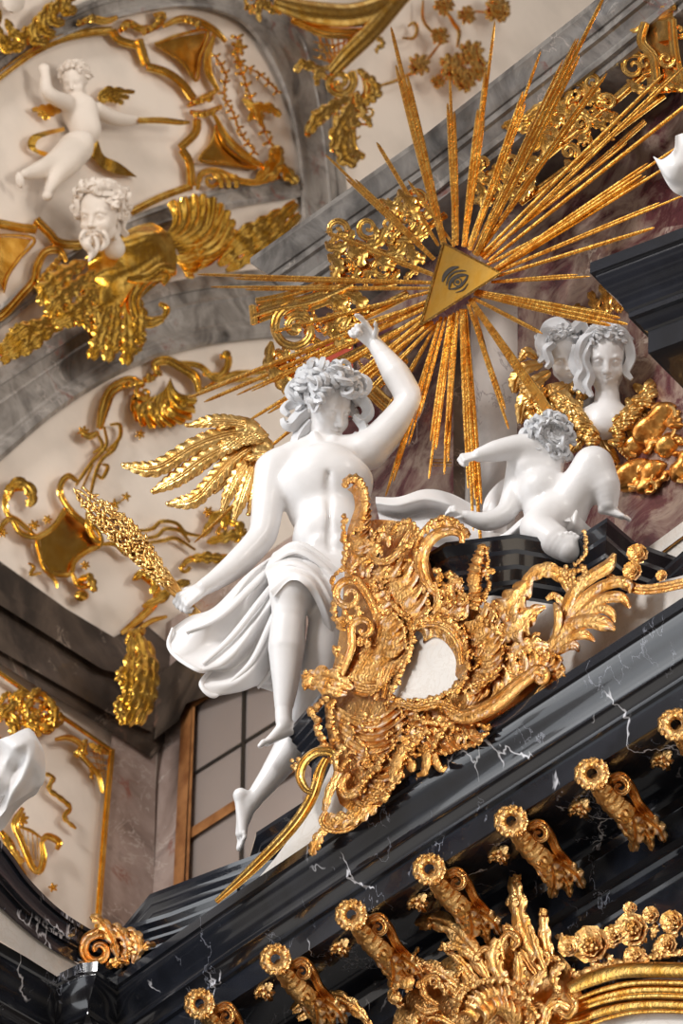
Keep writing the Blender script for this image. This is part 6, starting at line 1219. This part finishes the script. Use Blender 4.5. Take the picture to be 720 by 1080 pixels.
for p_, w in (([(230, 280), (252, 262), (280, 244), (312, 214)], 11), ([(238, 286), (262, 272), (290, 252), (316, 226)], 8), ([(226, 272), (250, 250), (276, 236), (296, 222)], 8), ([(90, 276), (66, 290), (50, 306), (46, 322)], 12), ([(96, 290), (74, 306), (58, 322), (52, 334)], 11), ([(104, 300), (86, 322), (70, 336), (56, 344)], 11), ([(60, 330), (40, 344), (22, 352), (-2, 372)], 10), ([(50, 340), (26, 362), (2, 382)], 9), ([(70, 340), (50, 350), (30, 366), (10, 376)], 8), ([(30, 340), (18, 348), (6, 362)], 7), ([(116, 316), (110, 340), (104, 360), (96, 378)], 10), ([(124, 318), (122, 344), (118, 364), (112, 380)], 10), ([(134, 316), (136, 344), (136, 366), (132, 384)], 10), ([(144, 312), (148, 332), (146, 352), (150, 362)], 9)):
    g('leaf', p_, w, 16, 5)
g('chan', [(166, 290), (150, 300), (142, 316), (146, 334), (158, 340), (172, 336)], 6.5, 20); g('chan', [(172, 336), (176, 326), (168, 320)], 4, 20); g('chan', [(150, 296), (160, 292), (176, 290), (172, 300)], 5, 24); g('tube', [(120, 282), (136, 292), (154, 292), (170, 282), (184, 284)], 6, 26)
fill(g, 90, 320, 34, 26, 18, 13, 71, 10); fill(g, 134, 356, 16, 20, 8, 9, 72, 10)
# --- lower-left of the upper field
g = W_('stucco_ornament', 'gilded curved triangular stucco panel at the left edge below the bearded bust', (10, 300), 'panel')
g('poly', [(-20, 248), (34, 252), (20, 272), (8, 290), (4, 308), (-4, 290), (-20, 280)], h=5); g('tube', [(-20, 247), (35, 251), (21, 272), (9, 290), (4, 309)], 1.8, 7)
g = W_('stucco_scroll', 'gilded feathery C-scroll beside the left-edge triangular stucco panel', (20, 330))
g('chan', [(70, 276), (62, 264), (48, 266), (40, 280), (36, 296), (22, 312), (4, 332), (-10, 340)], 4.5, 8); [g('leaf', [(66-i*4, 268+i*4), (60-i*5, 276+i*6), (56-i*6, 284+i*7)], 4, 8) for i in range(4)]
# --- top left corner cherub relief
g = W_('gilded_mount', 'gilded leafy mount with a grey face cut off at the upper left corner', (30, 50))
for p_ in ([(0, 10), (-4, 30), (8, 46), (20, 44)], [(6, 20), (14, 34), (26, 38), (28, 28)], [(44, 14), (36, 28), (38, 42), (52, 44)], [(56, 2), (46, 16), (46, 32), (58, 36)], [(70, -6), (58, 8), (56, 22), (68, 24)], [(82, -8), (70, 4), (72, 12), (80, 8)], [(34, 34), (24, 46), (8, 50), (-6, 40)]): g('leaf', p_, 7, 16)
g('blob', (14, 2), 12, 10, mt=RELIEF, nm='face')
# --- top centre vase
g = grp('gilded_cartouche', 'gilded vase-like cartouche with lattice at the top centre, seen from below', 'cartouche', L.back(-.35), (370, 180)); g.mt[0] = G_VASE
m = M(L.back(-.35)); sweep(m, [(290, 2, 14, 8), (325, 12, 18, 12), (370, 16, 22, 13), (408, 4, 22, 13), (440, -22, 18, 10)], ROUND12, 1, 3); mk('roll', m, G_VASE, g.t)
m = M(L.back(-.35)); sweep(m, [(308, 20, 10, 5), (345, 34, 14, 6), (384, 34, 14, 6), (406, 22, 12, 5)], RIB, 1, 3); mk('roll', m, G_VASE, g.t)
m = M(L.back(-.35)); sweep(m, [(350, 76, 18, 7), (368, 56, 24, 9.5), (394, 30, 28, 10), (424, -6, 26, 10)], ROUND12, 1, 3); mk('stalk', m, G_VASE, g.t)
for i in range(5): g('tube', [(332+i*8, 30), (342+i*5, 52), (350+i*3, 72)], 1.2, 4); g('tube', [(330, 36+i*8), (352, 40+i*8), (372, 34+i*6)], 1.2, 5)
for i in range(9): g('blob', (338+(i % 3)*14, 38+(i//3)*11), 2.6, 7)
g('spi', (358, 86, 16, 1.6, -40, 1), 5, 18); g('spi', (356, 88, 6, 1, 0, 1), 3, 22); g('chan', [(384, 78), (388, 98), (376, 116), (370, 136), (372, 158), (384, 166)], 6, 16); g('chan', [(356, 104), (340, 124), (328, 132), (324, 144)], 5.5, 16)
for p_, w in (([(346, 84), (332, 72), (318, 68), (312, 76)], 6), ([(372, 100), (352, 112), (336, 124), (326, 140)], 8), ([(378, 96), (366, 120), (356, 138), (352, 160)], 9), ([(370, 130), (362, 150), (364, 166), (376, 172)], 10), ([(388, 80), (396, 96), (384, 110)], 8), ([(350, 70), (336, 76), (334, 90)], 5)): g('leaf', p_, w, 18, 5)
g('blob', (372, 164), 9, 16); g('crust', [(380, 76), (392, 84), (396, 96)], 5, 18); g('crust', [(328, 118), (344, 120), (360, 112)], 3.4, 20); fill(g, 375, 120, 16, 34, 12, 10, 81, 12); fill(g, 280, 4, 28, 8, 8, 12, 82, 10)
g('crust', [(398, 40), (404, 46), (396, 54)], 3, 10)
# festoon of flowers hanging at the top
def blossom(x, y, r, lb, n=7):
    m = M(L.back(-.12)); flowerb(m, (x, y), r*1.05, 8, 8, (9, 7)); berries(m, (x, y), r*1.0, n+6, r*.2, 12)
    for k_ in range(4): a = k_*1.6+x; leaf(m, [(x, y, 5, 2), (x+r*.8*math.cos(a), y+r*.8*math.sin(a), 8, r*.2), (x+r*1.2*math.cos(a), y+r*1.2*math.sin(a), 5, 1)], 3, 7)
    tag(mk('gilded_blossom', m, G_FRAME), lb, 'flower', 'gilded blossoms on the cream vault')
for a_ in ((478, 70, 14, 'gilded blossom at the left of the thick bunch hanging on the cream vault'), (497, 56, 13, 'gilded blossom at the top right of the thick hanging bunch'), (490, 84, 12, 'gilded blossom at the bottom of the thick hanging bunch'), (505, 74, 11, 'gilded blossom at the right of the thick hanging bunch'), (464, 38, 9, 'small gilded blossom above left of the thick bunch'), (492, 16, 9, 'small gilded blossom between the two topmost blossoms'), (524, 10, 13, 'gilded blossom bunch topmost at the right, near the ray tip'), (442, 68, 11, 'gilded blossom just right of the tallest left-hand ray'), (468, 6, 10, 'gilded blossom at the upper edge above the twisting stem'), (462, 86, 7, 'little gilded blossom hanging lowest left of the thick bunch')): blossom(*a_)
g = grp('festoon_stem', 'thin gilded twisting stems linking the blossoms on the cream vault', 'ornament', L.back(-.08), (470, 60)); g.mt[0] = G_FRAME
g('tube', [(446, 0), (446, 20), (454, 32), (464, 40)], 1.8, 4); g('tube', [(470, 10), (478, 24), (484, 34), (482, 50)], 2.4, 4); g('tube', [(395, 92), (420, 84), (444, 70), (464, 46)], 2, 4); g('tube', [(424, 40), (436, 40), (440, 30), (436, 24), (430, 28)], 2, 4); g('tube', [(500, 12), (520, 12), (530, 0)], 1.6, 4)
# --- the lower vault panel: arabesque
g = W_('stucco_arabesque', 'gilded shell-topped stucco arabesque under the big grey arch', (160, 460))
for p_, r in (([(105, 452), (110, 430), (118, 412), (136, 402), (152, 406)], 6), ([(168, 396), (164, 384), (176, 380), (192, 388), (206, 398), (210, 416)], 5), ([(184, 382), (210, 386), (228, 400), (250, 394), (290, 392)], 3.5), ([(232, 376), (240, 376), (240, 386), (232, 396), (214, 394)], 4), ([(104, 456), (94, 460), (84, 454)], 4), ([(228, 404), (260, 400), (290, 400)], 2)): g('chan', p_, r, 10)
m = M(Lp); fan(m, [(148, 412, 6, 0), (160, 418, 8, 0), (172, 412, 8, 0), (180, 398, 6, 0)], [(138, 426, 12, 0), (148, 446, 12, 0), (176, 448, 12, 0), (200, 440, 12, 0), (206, 416, 12, 0)], 10, 2.6, 4, 3, 3.4); mk('shell', m, G_WALL, g.t)
for (x, y) in ((152, 436), (166, 440), (182, 436), (194, 426), (160, 428), (176, 426)): g('blob', (x, y), 5, 12)
g('crust', [(132, 406), (146, 404), (160, 398), (170, 392)], 4, 14); g('spi', (152, 414, 10, 1.2, -90, -1), 3, 12); g('flower', (148, 458), 5, 4, 6); g('blob', (239, 374), 5, 12); g('flower', (88, 455), 6, 5, 6); g('tube', [(205, 398), (214, 410), (226, 402), (218, 394)], 2, 6)
g = W_('stucco_strapwork', 'gilded angular strapwork band linking shell ornament and star panel', (95, 500))
for p_ in ([(110, 450), (112, 470), (98, 486), (88, 500), (80, 512)], [(116, 448), (126, 448), (126, 462), (112, 476)], [(126, 462), (120, 474), (108, 484), (100, 502), (94, 530)], [(108, 490), (114, 492), (108, 504), (102, 500)], [(102, 456), (108, 470), (98, 478)], [(86, 516), (98, 490)]): g('tube', p_, 2.2, 6)
g = W_('stucco_ornament', 'gilded star-shaped stucco panel with looping strap frame at the left', (65, 600), 'panel')
g('poly', [(70, 540), (84, 550), (98, 558), (106, 574), (90, 582), (78, 590), (72, 604), (52, 602), (44, 588), (42, 568), (54, 560)], h=5, nm='panel_field'); g('bar', [(70, 538), (84, 548), (100, 556), (107, 573), (90, 583), (79, 592), (73, 606), (50, 603), (43, 588), (40, 567), (55, 558), (68, 540)], 2.6, 8, prof=RIB)
for p_, r in (([(82, 508), (72, 502), (64, 512), (66, 526), (80, 544), (96, 554)], 3.5), ([(92, 540), (94, 556), (100, 568), (108, 574)], 3.5), ([(68, 536), (58, 554), (40, 566), (22, 562), (12, 548), (4, 552), (0, 562)], 3.2), ([(38, 566), (20, 550), (8, 542), (6, 524), (14, 516), (28, 516)], 3.2), ([(108, 574), (122, 574), (134, 584), (148, 582)], 3.2), ([(76, 604), (82, 616), (92, 618), (100, 612)], 3.4), ([(82, 588), (94, 580), (104, 576)], 3), ([(44, 604), (32, 606), (36, 598), (30, 594)], 2), ([(50, 606), (58, 612), (60, 620)], 2)): g('chan', p_, r, 8)
g('leaf', [(8, 528), (12, 514), (24, 510), (34, 522), (30, 534)], 7, 8); g('blob', (86, 628), 8, 8, ky=.8); g('leaf', [(82, 612), (94, 610), (100, 624)], 6, 8); g('flower', (36, 554), 6, 5, 6); g('flower', (50, 548), 5, 5, 6); g('flower', (3, 562), 5, 5, 6); g('flower', (90, 596), 5, 5, 6)
g = W_('stucco_sprig', 'small gilded two-flower sprig between the wheat sheaf and the wing', (125, 535)); g('flower', (121, 532), 6, 5, 5); g('flower', (133, 524), 5, 5, 5); g('tube', [(118, 536), (136, 522)], 1.4, 4)
g = W_('stucco_ribbons', 'gilded interlaced stucco ribbons between the sheaf and the hanging arm', (190, 580))
for p_ in ([(140, 560), (160, 558), (170, 550), (186, 552), (196, 562), (216, 566)], [(140, 568), (164, 566), (174, 558), (190, 560), (200, 572)], [(150, 574), (172, 570), (186, 568), (206, 580)]): g('tube', p_, 2.2, 6)
for p_ in ([(214, 566), (226, 548), (240, 540), (236, 556)], [(218, 572), (240, 566), (260, 560)], [(200, 590), (216, 588), (244, 590)], [(240, 548), (252, 556), (250, 572)]): g('leaf', p_, 7, 8)
g('chan', [(190, 600), (200, 590), (220, 588), (246, 586)], 3.5, 8); g('flower', (220, 540), 6, 5, 6); g('spi', (236, 560, 9, 1.2, 0, 1), 3, 8); g('spi', (194, 598, 6, 1.1, 0, 1), 2.5, 8)
g = W_('stucco_scroll', 'gilded stucco S-scroll behind the hand that holds the sheaf', (150, 660))
g('chan', [(128, 668), (150, 650), (164, 634), (164, 618), (150, 608)], 4.5, 8); g('leaf', [(140, 612), (152, 604), (164, 612), (160, 626)], 6, 8); g('leaf', [(150, 640), (168, 632), (184, 618), (200, 614)], 6, 8); g('chan', [(136, 672), (158, 656), (176, 650)], 3, 8)
g = grp('gilded_leaf_drop', 'gilded hanging acanthus leaf at the corner of the dark marble beam', 'ornament', L.back(-.25), (142, 766)); g.mt[0] = G_WALL
for p_, w in (([(146, 668), (152, 700), (146, 734), (134, 764)], 12), ([(140, 672), (138, 700), (136, 730), (128, 756)], 9), ([(156, 676), (160, 706), (156, 738), (146, 764)], 9), ([(148, 700), (142, 730), (132, 752)], 7), ([(138, 700), (128, 712), (134, 724)], 7), ([(136, 728), (126, 744), (130, 764)], 7)): g('leaf', p_, w, 14, 6)
g('crust', [(152, 664), (140, 668), (134, 676)], 5, 14)
# --- lower-left wall panel with gilt frame and trophies
g = W_('stucco_ornament', 'thin gilded frame line round the cream wall panel at lower left', (110, 900), 'frame')
g('bar', [(-12, 702), (0, 710), (60, 752), (118, 792)], 2.6, 6, prof=RIB); g('bar', [(118, 790), (110, 880), (102, 990)], 3.4, 6, prof=RIB)
g = W_('stucco_trophy', 'dense gilded stucco trophy at the left edge above the crumpled drapery', (30, 790))
fill(g, 24, 754, 34, 22, 34, 12, 91, 6); fill(g, 46, 770, 18, 14, 10, 10, 92, 6); g('chan', [(58, 780), (72, 778), (84, 784), (92, 796)], 3.4, 8); g('chan', [(-4, 776), (10, 790), (12, 804)], 3, 8)
g = W_('stucco_ornament', 'gilded stucco corner ornament with lattice in the lower-left wall panel', (104, 830))
g('chan', [(92, 780), (84, 792), (94, 806), (104, 818), (108, 836)], 3, 8); g('crust', [(90, 782), (88, 792), (80, 794)], 4, 8); g('crust', [(96, 808), (98, 818)], 3.4, 8); [g('tube', [(96+i*4, 786+i*3), (104+i*2, 812+i*3)], 1, 5) for i in range(4)]; [g('tube', [(94, 792+i*6), (114, 796+i*6)], 1, 6) for i in range(4)]; g('leaf', [(94, 784), (104, 790), (114, 794)], 5, 8)
g = W_('stucco_ribbon', 'short gilded stucco ribbon right of the crumpled drapery', (70, 870)); g('tube', [(48, 816), (56, 820), (52, 832), (64, 842), (74, 852), (68, 862), (80, 874)], 2.8, 6, ruf=.2)
g = W_('stucco_lyre', 'gilded stucco lyre at the lower left, behind the drapery', (35, 920))
g('chan', [(24, 852), (16, 868), (22, 886), (34, 914), (42, 918), (46, 904), (44, 888)], 4, 8); g('chan', [(44, 888), (50, 882), (62, 888), (60, 896)], 4, 8); g('tube', [(20, 872), (32, 876), (44, 884)], 2, 10); [g('tube', [(24+i*5, 874+i*2), (28+i*4, 908)], .9, 9) for i in range(4)]; g('chan', [(0, 876), (10, 890), (14, 906), (26, 924)], 5, 6); g('leaf', [(6, 880), (12, 896), (24, 910)], 6, 8); g('flower', (22, 864), 8, 5, 8); g('flower', (56, 936), 5, 5, 5)
